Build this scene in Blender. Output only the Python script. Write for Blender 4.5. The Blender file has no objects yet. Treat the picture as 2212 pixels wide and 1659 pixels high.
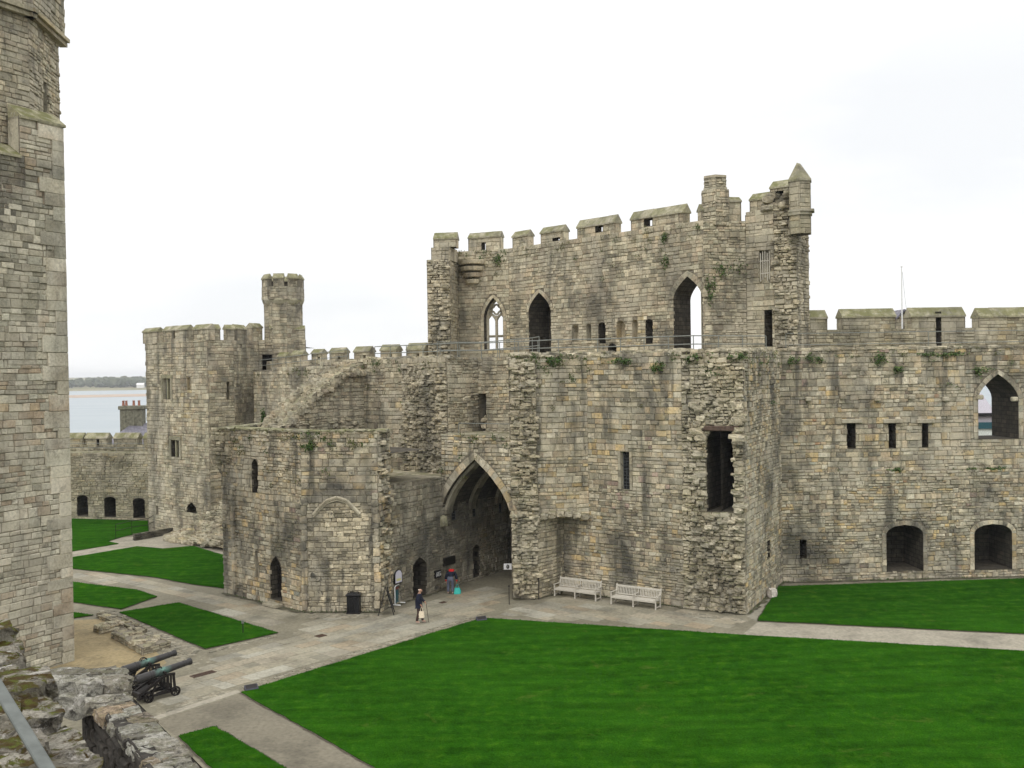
import bpy, bmesh, math, random
from mathutils import Vector, Matrix, noise
random.seed(7)
C = bpy.context.scene.collection
SC = bpy.context.scene
R = math.radians

# ------------------------------------------------------------------ camera
CAM_Z = 12.4
F_PX, CX, CY = 2170.0, 1106.0, 829.5          # in units of a 2212 x 1659 picture
PITCH, ROLL = 0.0122, 0.0157
CAM_M = Matrix.Rotation(math.pi / 2 - PITCH, 3, 'X') @ Matrix.Rotation(-ROLL, 3, 'Z')
cd = bpy.data.cameras.new('camera'); cam = bpy.data.objects.new('camera', cd); C.objects.link(cam)
cam.matrix_world = Matrix.Translation((0, 0, CAM_Z)) @ CAM_M.to_4x4()
cd.sensor_width = 36; cd.lens = 36 * F_PX / 2212; cd.clip_end = 30000; cd.clip_start = 0.1
SC.camera = cam

# ------------------------------------------------------------------ sky
SUN_EL, SUN_AZ = 48, 205                        # degrees; azimuth the light comes from, clockwise from +Y
w = bpy.data.worlds.new('World'); SC.world = w; w.use_nodes = True
nt = w.node_tree; nt.nodes.clear()
def wn(t, **k):
    n = nt.nodes.new(t)
    for a, b in k.items(): setattr(n, a, b)
    return n
out = wn('ShaderNodeOutputWorld'); bg = wn('ShaderNodeBackground'); bg.inputs[1].default_value = 0.1
sky = wn('ShaderNodeTexSky', sky_type='NISHITA', sun_disc=False, sun_elevation=R(SUN_EL), sun_rotation=R(SUN_AZ))
tc = wn('ShaderNodeTexCoord'); sep = wn('ShaderNodeSeparateXYZ'); nt.links.new(tc.outputs['Generated'], sep.inputs[0])
mp = wn('ShaderNodeMapping'); mp.inputs['Scale'].default_value = (1, 1, 3.2); nt.links.new(tc.outputs['Generated'], mp.inputs[0])
mp.inputs['Location'].default_value = (0.35, 0.1, 0.0)
nz = wn('ShaderNodeTexNoise'); nz.inputs['Scale'].default_value = 1.9; nz.inputs['Detail'].default_value = 6; nz.inputs['Roughness'].default_value = .52
nt.links.new(mp.outputs[0], nz.inputs[0])
cr = wn('ShaderNodeValToRGB'); cr.color_ramp.elements[0].position = .36; cr.color_ramp.elements[1].position = .62
cr.color_ramp.elements[0].color = (9.2, 9.35, 9.5, 1); cr.color_ramp.elements[1].color = (11.2, 11.1, 11.0, 1)
nt.links.new(nz.outputs[0], cr.inputs[0])
rise = wn('ShaderNodeMapRange'); rise.inputs[1].default_value = 0.25; rise.inputs[2].default_value = 1.0; rise.inputs[3].default_value = 1.0; rise.inputs[4].default_value = 2.0
nt.links.new(sep.outputs[2], rise.inputs[0])
vm = wn('ShaderNodeVectorMath', operation='SCALE'); nt.links.new(cr.outputs[0], vm.inputs[0]); nt.links.new(rise.outputs[0], vm.inputs['Scale'])
mx = wn('ShaderNodeMix', data_type='RGBA'); mx.inputs[0].default_value = .95
nt.links.new(sky.outputs[0], mx.inputs[6]); nt.links.new(vm.outputs[0], mx.inputs[7])
nt.links.new(mx.outputs[2], bg.inputs[0]); nt.links.new(bg.outputs[0], out.inputs[0])

# ------------------------------------------------------------------ sun behind cloud
sd = bpy.data.lights.new('sun', 'SUN'); sd.energy = 1.0; sd.angle = R(25); sd.color = (1, .96, .9)
sun = bpy.data.objects.new('sun', sd); C.objects.link(sun)
sv = Vector((math.sin(R(SUN_AZ)) * math.cos(R(SUN_EL)), math.cos(R(SUN_AZ)) * math.cos(R(SUN_EL)), math.sin(R(SUN_EL))))
sun.rotation_euler = sv.to_track_quat('Z', 'Y').to_euler(); sun.location = (0, -20, 60)

SC.view_settings.view_transform = 'Standard'; SC.view_settings.look = 'None'
SC.view_settings.gamma = 1; SC.view_settings.exposure = 0.1
SC.cycles.max_bounces = 6; SC.cycles.diffuse_bounces = 3; SC.cycles.volume_bounces = 0
SC.cycles.use_denoising = True

# ------------------------------------------------------------------ picture rays (used to read footprints off the photograph)
def ray(x, y): return CAM_M @ Vector(((x - CX) / F_PX, (CY - y) / F_PX, -1.0))
CAMP = Vector((0, 0, CAM_Z))
def G(x, y, z=0.0):
    d = ray(x, y); t = (z - CAM_Z) / d.z
    p = CAMP + d * t
    return Vector((p.x, p.y))
def PY(x, y, Y):
    d = ray(x, y); return CAMP + d * (Y / d.y)
def XY(x, y, Y):
    p = PY(x, y, Y); return Vector((p.x, p.y))

# ------------------------------------------------------------------ objects
def tag(o, label=None, cat=None, group=None, kind=None):
    if label: o['label'] = label
    if cat: o['category'] = cat
    if group: o['group'] = group
    if kind: o['kind'] = kind
    return o
def thing(name, label, cat, loc=(0, 0, 0), rz=0, group=None):
    o = bpy.data.objects.new(name, None); C.objects.link(o); o.empty_display_size = .3
    o.location = loc; o.rotation_euler = (0, 0, rz)
    return tag(o, label, cat, group)
def copy_tree(o, parent=None):
    c = o.copy(); C.objects.link(c)
    if parent: c.parent = parent
    for ch in list(o.children): copy_tree(ch, c)
    return c
def world_loc(o):
    v = Vector((0, 0, 0))
    while o: v += Vector(o.location); o = o.parent
    return v

class MB:
    """collects faces and links them as one mesh object"""
    def __init__(s): s.v = []; s.f = []; s.m = []
    def add(s, vs, fs, m=0):
        n = len(s.v); s.v.extend([tuple(p) for p in vs])
        for f in fs: s.f.append([n + i for i in f]); s.m.append(m)
    def poly(s, vs, m=0): s.add(vs, [list(range(len(vs)))], m)
    def box(s, c, d, m=0, M=None):
        x, y, z = d[0] / 2, d[1] / 2, d[2] / 2; c = Vector(c)
        vs = [Vector((a, b, e)) for e in (-z, z) for a, b in ((-x, -y), (x, -y), (x, y), (-x, y))]
        if M is not None: vs = [M @ p for p in vs]
        s.add([p + c for p in vs], [[0, 3, 2, 1], [4, 5, 6, 7], [0, 1, 5, 4], [1, 2, 6, 5], [2, 3, 7, 6], [3, 0, 4, 7]], m)
    def bbox(s, c, d, b=.008, m=0, M=None):
        """box with chamfered edges"""
        bm = bmesh.new(); bmesh.ops.create_cube(bm, size=1)
        for v in bm.verts: v.co = Vector((v.co.x * d[0], v.co.y * d[1], v.co.z * d[2]))
        bmesh.ops.bevel(bm, geom=bm.edges[:], offset=min(b, min(d) * .3), segments=1, affect='EDGES')
        bm.verts.index_update(); c = Vector(c)
        s.add([(M @ v.co if M is not None else v.co) + c for v in bm.verts], [[v.index for v in f.verts] for f in bm.faces], m); bm.free()
    def tube(s, p, q, r0, r1=None, n=8, m=0, cap=True):
        p, q = Vector(p), Vector(q); r1 = r0 if r1 is None else r1
        d = (q - p).normalized(); a = d.orthogonal().normalized(); b = d.cross(a)
        vs = []
        for c, r in ((p, r0), (q, r1)):
            vs += [c + (a * math.cos(2 * math.pi * i / n) + b * math.sin(2 * math.pi * i / n)) * r for i in range(n)]
        fs = [[i, (i + 1) % n, n + (i + 1) % n, n + i] for i in range(n)]
        if cap: fs += [list(range(n))[::-1], list(range(n, 2 * n))]
        s.add(vs, fs, m)
    def path(s, pts, r, n=8, m=0):
        for a, b in zip(pts, pts[1:]): s.tube(a, b, r, n=n, m=m)
    def lathe(s, prof, o, ax, n=20, m=0):
        """prof: list of (distance along axis, radius)"""
        o, d = Vector(o), Vector(ax).normalized(); a = d.orthogonal().normalized(); b = d.cross(a)
        vs = []
        for t, r in prof:
            vs += [o + d * t + (a * math.cos(2 * math.pi * i / n) + b * math.sin(2 * math.pi * i / n)) * r for i in range(n)]
        k = len(prof)
        fs = [[j * n + i, j * n + (i + 1) % n, (j + 1) * n + (i + 1) % n, (j + 1) * n + i] for j in range(k - 1) for i in range(n)]
        s.add(vs, fs, m)
    def prism(s, pts, z0, z1, m=0):
        n = len(pts)
        vs = [(p[0], p[1], z0) for p in pts] + [(p[0], p[1], z1) for p in pts]
        s.add(vs, [list(range(n))[::-1], list(range(n, 2 * n))] + [[i, (i + 1) % n, n + (i + 1) % n, n + i] for i in range(n)], m)
    def rock(s, c, d, seed=0, rot=None, m=0, cuts=3, amp=.18, rnd=.30):
        """a rough block: a subdivided cube pushed about by noise"""
        bm = bmesh.new(); bmesh.ops.create_cube(bm, size=1)
        bmesh.ops.subdivide_edges(bm, edges=bm.edges[:], cuts=cuts, use_grid_fill=True)
        M = Matrix.Rotation(rot, 3, 'Z') if rot is not None else Matrix.Identity(3)
        c = Vector(c); o = Vector((seed * 3.7, seed * 1.3, seed * 7.1))
        vs = []
        for v in bm.verts:
            p = v.co.copy(); q = p.normalized() * .62
            p = p.lerp(q, rnd)
            p += noise.noise_vector(p * 2.1 + o) * amp + noise.noise_vector(p * 6 + o) * amp * .3
            if cuts > 4: p += noise.noise_vector(p * 13 + o) * amp * .2 + noise.noise_vector(p * 27 + o) * amp * .09
            vs.append(M @ Vector((p.x * d[0], p.y * d[1], p.z * d[2])) + c)
        bm.verts.index_update()
        s.add(vs, [[v.index for v in f.verts] for f in bm.faces], m); bm.free()
    def build(s, name, mats, parent=None, smooth=False, local=False):
        if not isinstance(mats, (list, tuple)): mats = [mats]
        off = Vector((0, 0, 0)) if (local or parent is None) else world_loc(parent)
        me = bpy.data.meshes.new(name)
        me.from_pydata([(p[0] - off.x, p[1] - off.y, p[2] - off.z) for p in s.v], [], s.f)
        for mt in mats: me.materials.append(mt)
        me.polygons.foreach_set('material_index', s.m)
        if smooth: me.polygons.foreach_set('use_smooth', [True] * len(s.f))
        me.update()
        o = bpy.data.objects.new(name, me); C.objects.link(o)
        if parent: o.parent = parent
        return o
def evaluated(o):
    """bake modifiers / a text curve into a plain mesh"""
    dg = bpy.context.evaluated_depsgraph_get(); dg.update()
    return bpy.data.meshes.new_from_object(o.evaluated_get(dg))

# ------------------------------------------------------------------ materials
class NT:
    def __init__(s, name):
        s.mat = bpy.data.materials.new(name); s.mat.use_nodes = True; s.t = s.mat.node_tree
        s.b = s.t.nodes['Principled BSDF']; s.b.inputs['Specular IOR Level'].default_value = .25
        s.tc = s.n('ShaderNodeTexCoord')
        s.co = s.tc.outputs['Object']
    def n(s, t, **k):
        n = s.t.nodes.new(t)
        for a, b in k.items(): setattr(n, a, b)
        return n
    def l(s, a, b): s.t.links.new(a, b)
    def map(s, scale=(1, 1, 1), rot=(0, 0, 0), loc=(0, 0, 0), co=None):
        m = s.n('ShaderNodeMapping'); m.inputs['Scale'].default_value = scale; m.inputs['Rotation'].default_value = rot; m.inputs['Location'].default_value = loc
        s.l(co or s.co, m.inputs[0]); return m.outputs[0]
    def noise(s, scale, detail=4, rough=.55, co=None, dist=0):
        n = s.n('ShaderNodeTexNoise'); n.inputs['Scale'].default_value = scale; n.inputs['Detail'].default_value = detail
        n.inputs['Roughness'].default_value = rough; n.inputs['Distortion'].default_value = dist
        s.l(co or s.co, n.inputs[0]); return n.outputs[0]
    def ramp(s, x, stops, interp='LINEAR'):
        r = s.n('ShaderNodeValToRGB'); r.color_ramp.interpolation = interp; e = r.color_ramp.elements
        while len(e) < len(stops): e.new(.5)
        for i, (p, c) in enumerate(stops):
            e[i].position = p; e[i].color = (c, c, c, 1) if not isinstance(c, (tuple, list)) else (*c, 1)
        s.l(x, r.inputs[0]); return r.outputs[0]
    def mix(s, a, b, f, mode='MIX'):
        m = s.n('ShaderNodeMix', data_type='RGBA', blend_type=mode)
        for i, x in ((0, f), (6, a), (7, b)):
            if isinstance(x, bpy.types.NodeSocket): s.l(x, m.inputs[i])
            else: m.inputs[i].default_value = x if i == 0 else ((*x, 1) if isinstance(x, (tuple, list)) else (x, x, x, 1))
        return m.outputs[2]
    def math(s, op, a, b=None):
        m = s.n('ShaderNodeMath', operation=op)
        for i, x in enumerate((a, b)):
            if x is None: continue
            if isinstance(x, bpy.types.NodeSocket): s.l(x, m.inputs[i])
            else: m.inputs[i].default_value = x
        return m.outputs[0]
    def bump(s, h, strength=.4, dist=.02, prev=None):
        b = s.n('ShaderNodeBump'); b.inputs['Strength'].default_value = strength; b.inputs['Distance'].default_value = dist
        s.l(h, b.inputs['Height'])
        if prev: s.l(prev, b.inputs['Normal'])
        return b.outputs[0]
    def done(s, col=None, rough=.9, normal=None, metal=0):
        if col is not None:
            if isinstance(col, bpy.types.NodeSocket): s.l(col, s.b.inputs['Base Color'])
            else: s.b.inputs['Base Color'].default_value = (*col, 1)
        s.b.inputs['Roughness'].default_value = rough if not isinstance(rough, bpy.types.NodeSocket) else .5
        if isinstance(rough, bpy.types.NodeSocket): s.l(rough, s.b.inputs['Roughness'])
        s.b.inputs['Metallic'].default_value = metal
        if normal: s.l(normal, s.b.inputs['Normal'])
        return s.mat
def island(t):
    g = t.n('ShaderNodeNewGeometry'); return g.outputs['Random Per Island'], g
def masonry(name, cols, stain=.6, moss=.5, tint=1.0, lichen=.35, seed=0.0):
    """weathered stone: each stone (mesh island) takes its own colour, then lichen, soot streaks and moss lie over all"""
    t = NT(name); rnd, g = island(t)
    k = len(cols)
    pick = t.math('ADD', t.math('MULTIPLY', rnd, .76), t.math('MULTIPLY', t.math('SUBTRACT', t.noise(.28, 3, .5, t.map(loc=(seed, 9, seed))), .37), .8))
    base = t.ramp(pick, [((i + .5) / k, tuple(x * tint for x in c)) for i, c in enumerate(cols)])
    wnz = t.n('ShaderNodeTexWhiteNoise', noise_dimensions='1D'); t.l(t.math('MULTIPLY', rnd, 917.3), wnz.inputs['W'])
    val = t.n('ShaderNodeMapRange'); val.inputs[3].default_value = .68; val.inputs[4].default_value = 1.28; t.l(wnz.outputs[0], val.inputs[0])
    base = t.mix(base, val.outputs[0], 1.0, 'MULTIPLY')
    off = t.map(loc=(seed, seed * .7, seed * 1.9))
    fine = t.noise(9, 6, .65, off); base = t.mix(base, t.ramp(fine, [(.25, .55), (.5, 1.0), (.75, 1.34)]), 1.0, 'MULTIPLY')
    li = t.noise(3.2, 8, .68, off, .6); base = t.mix(base, (.40, .39, .33), t.math('MULTIPLY', t.ramp(li, [(.54, 0.0), (.68, 1.0)]), lichen))
    li2 = t.noise(14, 3, .5, off); base = t.mix(base, (.50, .49, .43), t.math('MULTIPLY', t.ramp(li2, [(.62, 0.0), (.68, 1.0)]), lichen))
    big = t.noise(.33, 5, .6, t.map((1, 1, .6), loc=(seed * 2, 3, seed)), .4); base = t.mix(base, (.085, .08, .068), t.math('MULTIPLY', t.ramp(big, [(.49, 0.0), (.67, 1.0)]), stain))
    pw = t.noise(.42, 5, .6, t.map(loc=(seed, 6, seed * .3)), .5); base = t.mix(base, (.52, .475, .375), t.math('MULTIPLY', t.ramp(pw, [(.47, 0.0), (.63, 1.0)]), .5))
    stk = t.noise(1.3, 5, .6, t.map((1, 1, .13), loc=(seed, 0, 1)), .3); base = t.mix(base, (.07, .068, .058), t.math('MULTIPLY', t.ramp(stk, [(.52, 0.0), (.68, 1.0)]), stain * .75))
    pk = t.noise(2.4, 6, .7, off, .8); base = t.mix(base, (.06, .058, .05), t.math('MULTIPLY', t.ramp(pk, [(.57, 0.0), (.66, 1.0)]), stain * .7))
    sp = t.n('ShaderNodeSeparateXYZ'); t.l(g.outputs['Normal'], sp.inputs[0])
    up = t.ramp(sp.outputs[2], [(.35, 0.0), (.8, 1.0)])
    mo = t.math('MULTIPLY', up, t.ramp(t.noise(1.7, 5, .6, off), [(.38, 0.0), (.58, 1.0)])); base = t.mix(base, (.13, .13, .05), t.math('MULTIPLY', mo, moss))
    gs = t.noise(.9, 5, .6, t.map((1, 1, .35), loc=(4, seed, 2)), .3); base = t.mix(base, (.13, .135, .075), t.math('MULTIPLY', t.ramp(gs, [(.57, 0.0), (.75, 1.0)]), moss * .55))
    h = t.bump(t.noise(7, 8, .7, off), .6, .035); h = t.bump(t.noise(34, 4, .6, off), .4, .01, h)
    return t.done(base, .95, h)
BUFF = [(0.367, 0.268, 0.216), (0.171, 0.156, 0.112), (0.330, 0.300, 0.225), (0.526, 0.480, 0.370), (0.441, 0.390, 0.281), (0.245, 0.222, 0.163), (0.490, 0.432, 0.309), (0.392, 0.336, 0.242), (0.575, 0.522, 0.399), (0.367, 0.312, 0.225), (0.514, 0.438, 0.303), (0.306, 0.270, 0.197), (0.465, 0.372, 0.253), (0.551, 0.474, 0.326), (0.404, 0.318, 0.214), (0.502, 0.372, 0.186), (0.514, 0.402, 0.225), (0.286, 0.294, 0.243), (0.347, 0.206, 0.119)]
PEND = [(0.188, 0.166, 0.116), (0.352, 0.309, 0.218), (0.517, 0.457, 0.334), (0.423, 0.364, 0.251), (0.258, 0.221, 0.154), (0.470, 0.408, 0.286), (0.564, 0.497, 0.362), (0.388, 0.326, 0.222), (0.493, 0.414, 0.275)]
MAUVE = [(0.202, 0.180, 0.125), (0.415, 0.384, 0.280), (0.308, 0.276, 0.194), (0.475, 0.432, 0.313), (0.392, 0.336, 0.237), (0.344, 0.300, 0.210), (0.451, 0.390, 0.275), (0.523, 0.474, 0.346), (0.380, 0.318, 0.221), (0.439, 0.359, 0.253), (0.475, 0.384, 0.216)]
PALE = [(0.245, 0.228, 0.168), (0.465, 0.444, 0.348), (0.379, 0.354, 0.270), (0.539, 0.504, 0.399), (0.428, 0.390, 0.292), (0.502, 0.468, 0.360), (0.355, 0.318, 0.235), (0.563, 0.522, 0.416), (0.404, 0.330, 0.235), (0.330, 0.258, 0.179), (0.490, 0.384, 0.235)]
FARM = [(0.171, 0.156, 0.107), (0.318, 0.294, 0.207), (0.245, 0.222, 0.151), (0.367, 0.324, 0.225), (0.294, 0.264, 0.179), (0.343, 0.306, 0.214), (0.269, 0.234, 0.158), (0.367, 0.300, 0.174)]
M_BUFF = masonry('buff_masonry', BUFF, 1.08, .6)
M_BACK = masonry('brown_masonry', MAUVE, .8, .45, seed=5.1)
M_UP = masonry('mauve_masonry', MAUVE, .8, .5, 1.02, .35, 9.3)
M_STAINED = masonry('black_stained_masonry', PEND, 1.25, .4, 1.08, .5, 15.2)
M_GUARD = masonry('grey_buff_masonry', BUFF, 1.1, .5, 1.02, .5, 13.7)
M_PALE = masonry('pale_masonry', PALE, .5, .35, .95, .3, 17.2)
M_WELL = masonry('tower_masonry', MAUVE, .85, .6, .98, .5, 21.9)
M_FAR = masonry('damp_masonry', FARM, .6, .7, 1.0, .3, 25.0)
M_RUIN = masonry('rubble_masonry', PEND, .85, .7, .98, .6, 31.3)
M_PASS = masonry('passage_masonry', MAUVE, 1.0, .3, .58, .2, 52.1)  # low tint paints in the passage's shade, on top of real wall stains
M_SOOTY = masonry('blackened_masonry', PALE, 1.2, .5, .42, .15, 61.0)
M_SCAR = masonry('scar_rubble', MAUVE, .75, .5, .92, .3, 37.7)
M_CAP = masonry('capstone', [(.27, .25, .155), (.31, .29, .19), (.24, .225, .135), (.33, .30, .215)], .7, .95, 1.0, .6, 3.3)
M_DRESS = masonry('dressed_stone', [(.33, .29, .21), (.37, .335, .25), (.29, .26, .195), (.40, .345, .245)], .3, .3, 1.08, .15, 6.6)
def mortar():
    t = NT('mortar'); a = t.noise(5, 6, .65)
    return t.done(t.ramp(a, [(.3, (.12, .105, .08)), (.7, (.26, .23, .175))]), .97, t.bump(t.noise(22, 5, .7), .8, .03))
M_MORT = mortar()
def inner():  # brick colours darkened to paint shade into openings and recesses
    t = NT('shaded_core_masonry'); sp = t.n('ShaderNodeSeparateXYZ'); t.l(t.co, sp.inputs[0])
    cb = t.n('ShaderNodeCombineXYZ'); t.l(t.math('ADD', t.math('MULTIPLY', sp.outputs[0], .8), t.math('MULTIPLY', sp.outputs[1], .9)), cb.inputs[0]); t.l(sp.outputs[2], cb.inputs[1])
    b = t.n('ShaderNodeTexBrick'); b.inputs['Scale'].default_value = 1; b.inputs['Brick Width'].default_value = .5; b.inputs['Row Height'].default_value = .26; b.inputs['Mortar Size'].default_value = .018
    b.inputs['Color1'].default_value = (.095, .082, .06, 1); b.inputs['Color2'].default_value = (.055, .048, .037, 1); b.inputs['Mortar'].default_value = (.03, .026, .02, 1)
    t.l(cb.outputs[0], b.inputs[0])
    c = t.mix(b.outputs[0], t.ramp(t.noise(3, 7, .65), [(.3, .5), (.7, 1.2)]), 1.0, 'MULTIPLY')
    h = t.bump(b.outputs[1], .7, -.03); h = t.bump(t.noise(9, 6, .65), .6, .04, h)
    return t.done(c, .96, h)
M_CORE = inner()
def plain(name, col, rough=.6, metal=0, var=.25, scale=14, bump=.15):
    t = NT(name); n = t.noise(scale, 5, .6)
    c = t.mix(col, t.ramp(n, [(.3, 1 - var), (.7, 1 + var)]), 1.0, 'MULTIPLY')
    return t.done(c, rough, t.bump(n, bump, .01), metal)
M_IRON = plain('dark_iron', (.02, .017, .016), .45, .3)
M_RAIL = plain('galvanised_rail', (.20, .21, .19), .55, .3)
M_BAR = plain('dull_handrail', (.115, .125, .115), .6, .2)
M_BLACK = plain('black_paint', (.012, .012, .013), .4)
M_LEAD = plain('leaded_bars', (.10, .105, .11), .5, .2)
M_WHITE = plain('white_paint', (.74, .74, .72), .4, 0, .06)
def glass():
    t = NT('dark_glass'); t.b.inputs['Specular IOR Level'].default_value = .5
    return t.done((.012, .014, .016), .25)
M_GLASS = glass()
def teak():
    t = NT('silvered_teak'); n = t.noise(6, 6, .6, t.map((1, 8, 8)))
    return t.done(t.ramp(n, [(.3, (.36, .33, .27)), (.7, (.58, .55, .48))]), .75, t.bump(n, .3, .006))
M_TEAK = teak()
def leaf():
    t = NT('ivy_leaf'); rnd, g = island(t)
    return t.done(t.ramp(rnd, [(0, (.022, .05, .008)), (.5, (.045, .09, .016)), (1, (.10, .14, .035))]), .6)
M_LEAF = leaf()

# ------------------------------------------------------------------ masonry wall builder
class Facet:
    """a vertical wall face from A to B (left to right as its viewer sees it)"""
    def __init__(s, A, B):
        s.A, s.B = Vector(A), Vector(B); s.L = (s.B - s.A).length
        s.d = (s.B - s.A) / s.L; s.n = Vector((s.d.y, -s.d.x))
    def W(s, u, z, o=0.0):
        return Vector((s.A.x + s.d.x * u + s.n.x * o, s.A.y + s.d.y * u + s.n.y * o, z))
    def uv(s, x, y):
        d = ray(x, y); n3 = Vector((s.n.x, s.n.y, 0)); a = Vector((s.A.x, s.A.y, CAM_Z))
        p = CAMP + d * ((a - CAMP).dot(n3) / d.dot(n3))
        return (Vector((p.x, p.y)) - s.A).dot(s.d), p.z
def arch_poly(ul, ur, zb, zs, za, kind):
    uc = (ul + ur) / 2; hw = (ur - ul) / 2; n = 7
    if kind == 'rect': return [(ul, zb), (ur, zb), (ur, za), (ul, za)]
    pts = [(ul, zb), (ur, zb)]
    def off(t):
        return hw * (1 - t ** 1.75) if kind == 'arch' else hw * math.sqrt(max(0, 1 - t * t))
    for i in range(n): t = i / n; pts.append((uc + off(t), zs + (za - zs) * t))
    pts.append((uc, za))
    for i in range(n - 1, -1, -1): t = i / n; pts.append((uc - off(t), zs + (za - zs) * t))
    return pts
def op(F, xl, xr, yt, yb, kind='rect', ys=None, depth=1.4, through=False, ring=0.0, tilt=True, mat=None):
    ym = (ys if ys else yt) * .4 + yb * .6; xm = (xl + xr) / 2
    ul, ur = F.uv(xl, ym)[0], F.uv(xr, ym)[0]
    zb, za = F.uv(xm, yb)[1], F.uv(xm, yt)[1]
    zs = F.uv(xm, ys)[1] if ys else za
    return mkop(ul, ur, zb, zs, za, kind, depth, through, ring)
def mkop(ul, ur, zb, zs, za, kind='rect', depth=1.4, through=False, ring=0.0):
    return dict(poly=arch_poly(ul, ur, zb, zs, za, kind), kind=kind, depth=depth, through=through, ring=ring, ul=ul, ur=ur, zb=zb, zs=zs, za=za)
def grow(poly, w):
    """push the outline outwards, its foot excepted"""
    n = len(poly); cx = sum(p[0] for p in poly) / n; cz = sum(p[1] for p in poly) / n; q = []
    for i, p in enumerate(poly):
        a, b = poly[i - 1], poly[(i + 1) % n]
        t = Vector((b[0] - a[0], b[1] - a[1]))
        nn = Vector((t.y, -t.x)).normalized() if t.length > 1e-6 else Vector((0, 1))
        if i < 2: nn = Vector((-1 if i == 0 else 1, 0))
        q.append((p[0] + nn.x * w, p[1] + nn.y * w))
    return q
def ext(poly, z):
    us = []
    n = len(poly)
    for i in range(n):
        (u0, z0), (u1, z1) = poly[i], poly[(i + 1) % n]
        if abs(z1 - z0) < 1e-9: continue
        if min(z0, z1) <= z <= max(z0, z1): us.append(u0 + (u1 - u0) * (z - z0) / (z1 - z0))
    return (min(us), max(us)) if us else None
def span(poly, za, zb):
    lo, hi = min(p[1] for p in poly), max(p[1] for p in poly)
    if zb <= lo + .02 or za >= hi - .02: return None
    zs = [max(za, lo + 1e-4), min(zb, hi - 1e-4)] + [p[1] for p in poly if za < p[1] < zb]
    e = [ext(poly, z) for z in zs]; e = [x for x in e if x]
    if not e: return None
    return min(x[0] for x in e), max(x[1] for x in e)
def strips(L, z0, z1, polys):
    zs = sorted(set([z0, z1] + [round(min(max(p[1], z0), z1), 5) for q in polys for p in q]))
    res = []
    for a, b in zip(zs, zs[1:]):
        if b - a < 1e-4: continue
        cuts = []
        for q in polys:
            ea, eb = ext(q, a + 1e-4), ext(q, b - 1e-4)
            if ea and eb: cuts.append((ea[0], ea[1], eb[0], eb[1]))
        cuts.sort(); la = lb = 0.0
        for c in cuts:
            if c[0] - la > 1e-4 or c[2] - lb > 1e-4: res.append((la, max(la, c[0]), a, lb, max(lb, c[2]), b))
            la, lb = max(la, c[1]), max(lb, c[3])
        if L - la > 1e-4 or L - lb > 1e-4: res.append((la, max(la, L), a, lb, max(lb, L), b))
    return res
def stone(acc, W, q, o, gap, bev, jit, rng, m=1, back=-.06):
    """q: four (u,z) corners, counter-clockwise"""
    cu = sum(p[0] for p in q) / 4; cz = sum(p[1] for p in q) / 4
    lu = max(p[0] for p in q) - min(p[0] for p in q); lz = max(p[1] for p in q) - min(p[1] for p in q)
    if lu < 2.2 * gap or lz < 2.2 * gap: return
    gu, gz = gap / lu, gap / lz
    j = [(rng.uniform(-jit, jit), rng.uniform(-jit, jit)) for _ in q]
    A = [(p[0] - (p[0] - cu) * gu * .6 + a[0], p[1] - (p[1] - cz) * gz * 2 * .5 + a[1]) for p, a in zip(q, j)]
    bu, bz = min(.45, 2 * bev / lu), min(.45, 2 * bev / lz)
    r0 = [W(u, z, back) for u, z in A]
    r1 = [W(u, z, o - bev * .9) for u, z in A]
    r2 = [W(u - (u - cu) * bu, z - (z - cz) * bz, o + rng.uniform(-.3, .3) * bev) for u, z in A]
    fs = [[8, 9, 10, 11]] + [[i, (i + 1) % 4, 4 + (i + 1) % 4, 4 + i] for i in range(4)] + [[4 + i, 4 + (i + 1) % 4, 8 + (i + 1) % 4, 8 + i] for i in range(4)]
    acc.add(r0 + r1 + r2, fs, m)
ASH = dict(h=(.22, .40), l=(.3, .8), gap=.014, bev=.018, prot=.022, jit=.008, wave=.02, cprot=0)
RUB = dict(h=(.15, .31), l=(.2, .56), gap=.016, bev=.028, prot=.055, jit=.02, wave=.06, cprot=.012)
COARSE = dict(h=(.2, .38), l=(.26, .72), gap=.015, bev=.026, prot=.042, jit=.016, wave=.04, cprot=.01)
ROUGH = dict(h=(.15, .30), l=(.2, .5), gap=.018, bev=.045, prot=.15, jit=.04, wave=.08, cprot=.10)
def prof_at(prof, u):
    if not prof: return 1e9
    if u <= prof[0][0]: return prof[0][1]
    for (a, za), (b, zb) in zip(prof, prof[1:]):
        if u <= b: return za + (zb - za) * (u - a) / (b - a)
    return prof[-1][1]
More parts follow.
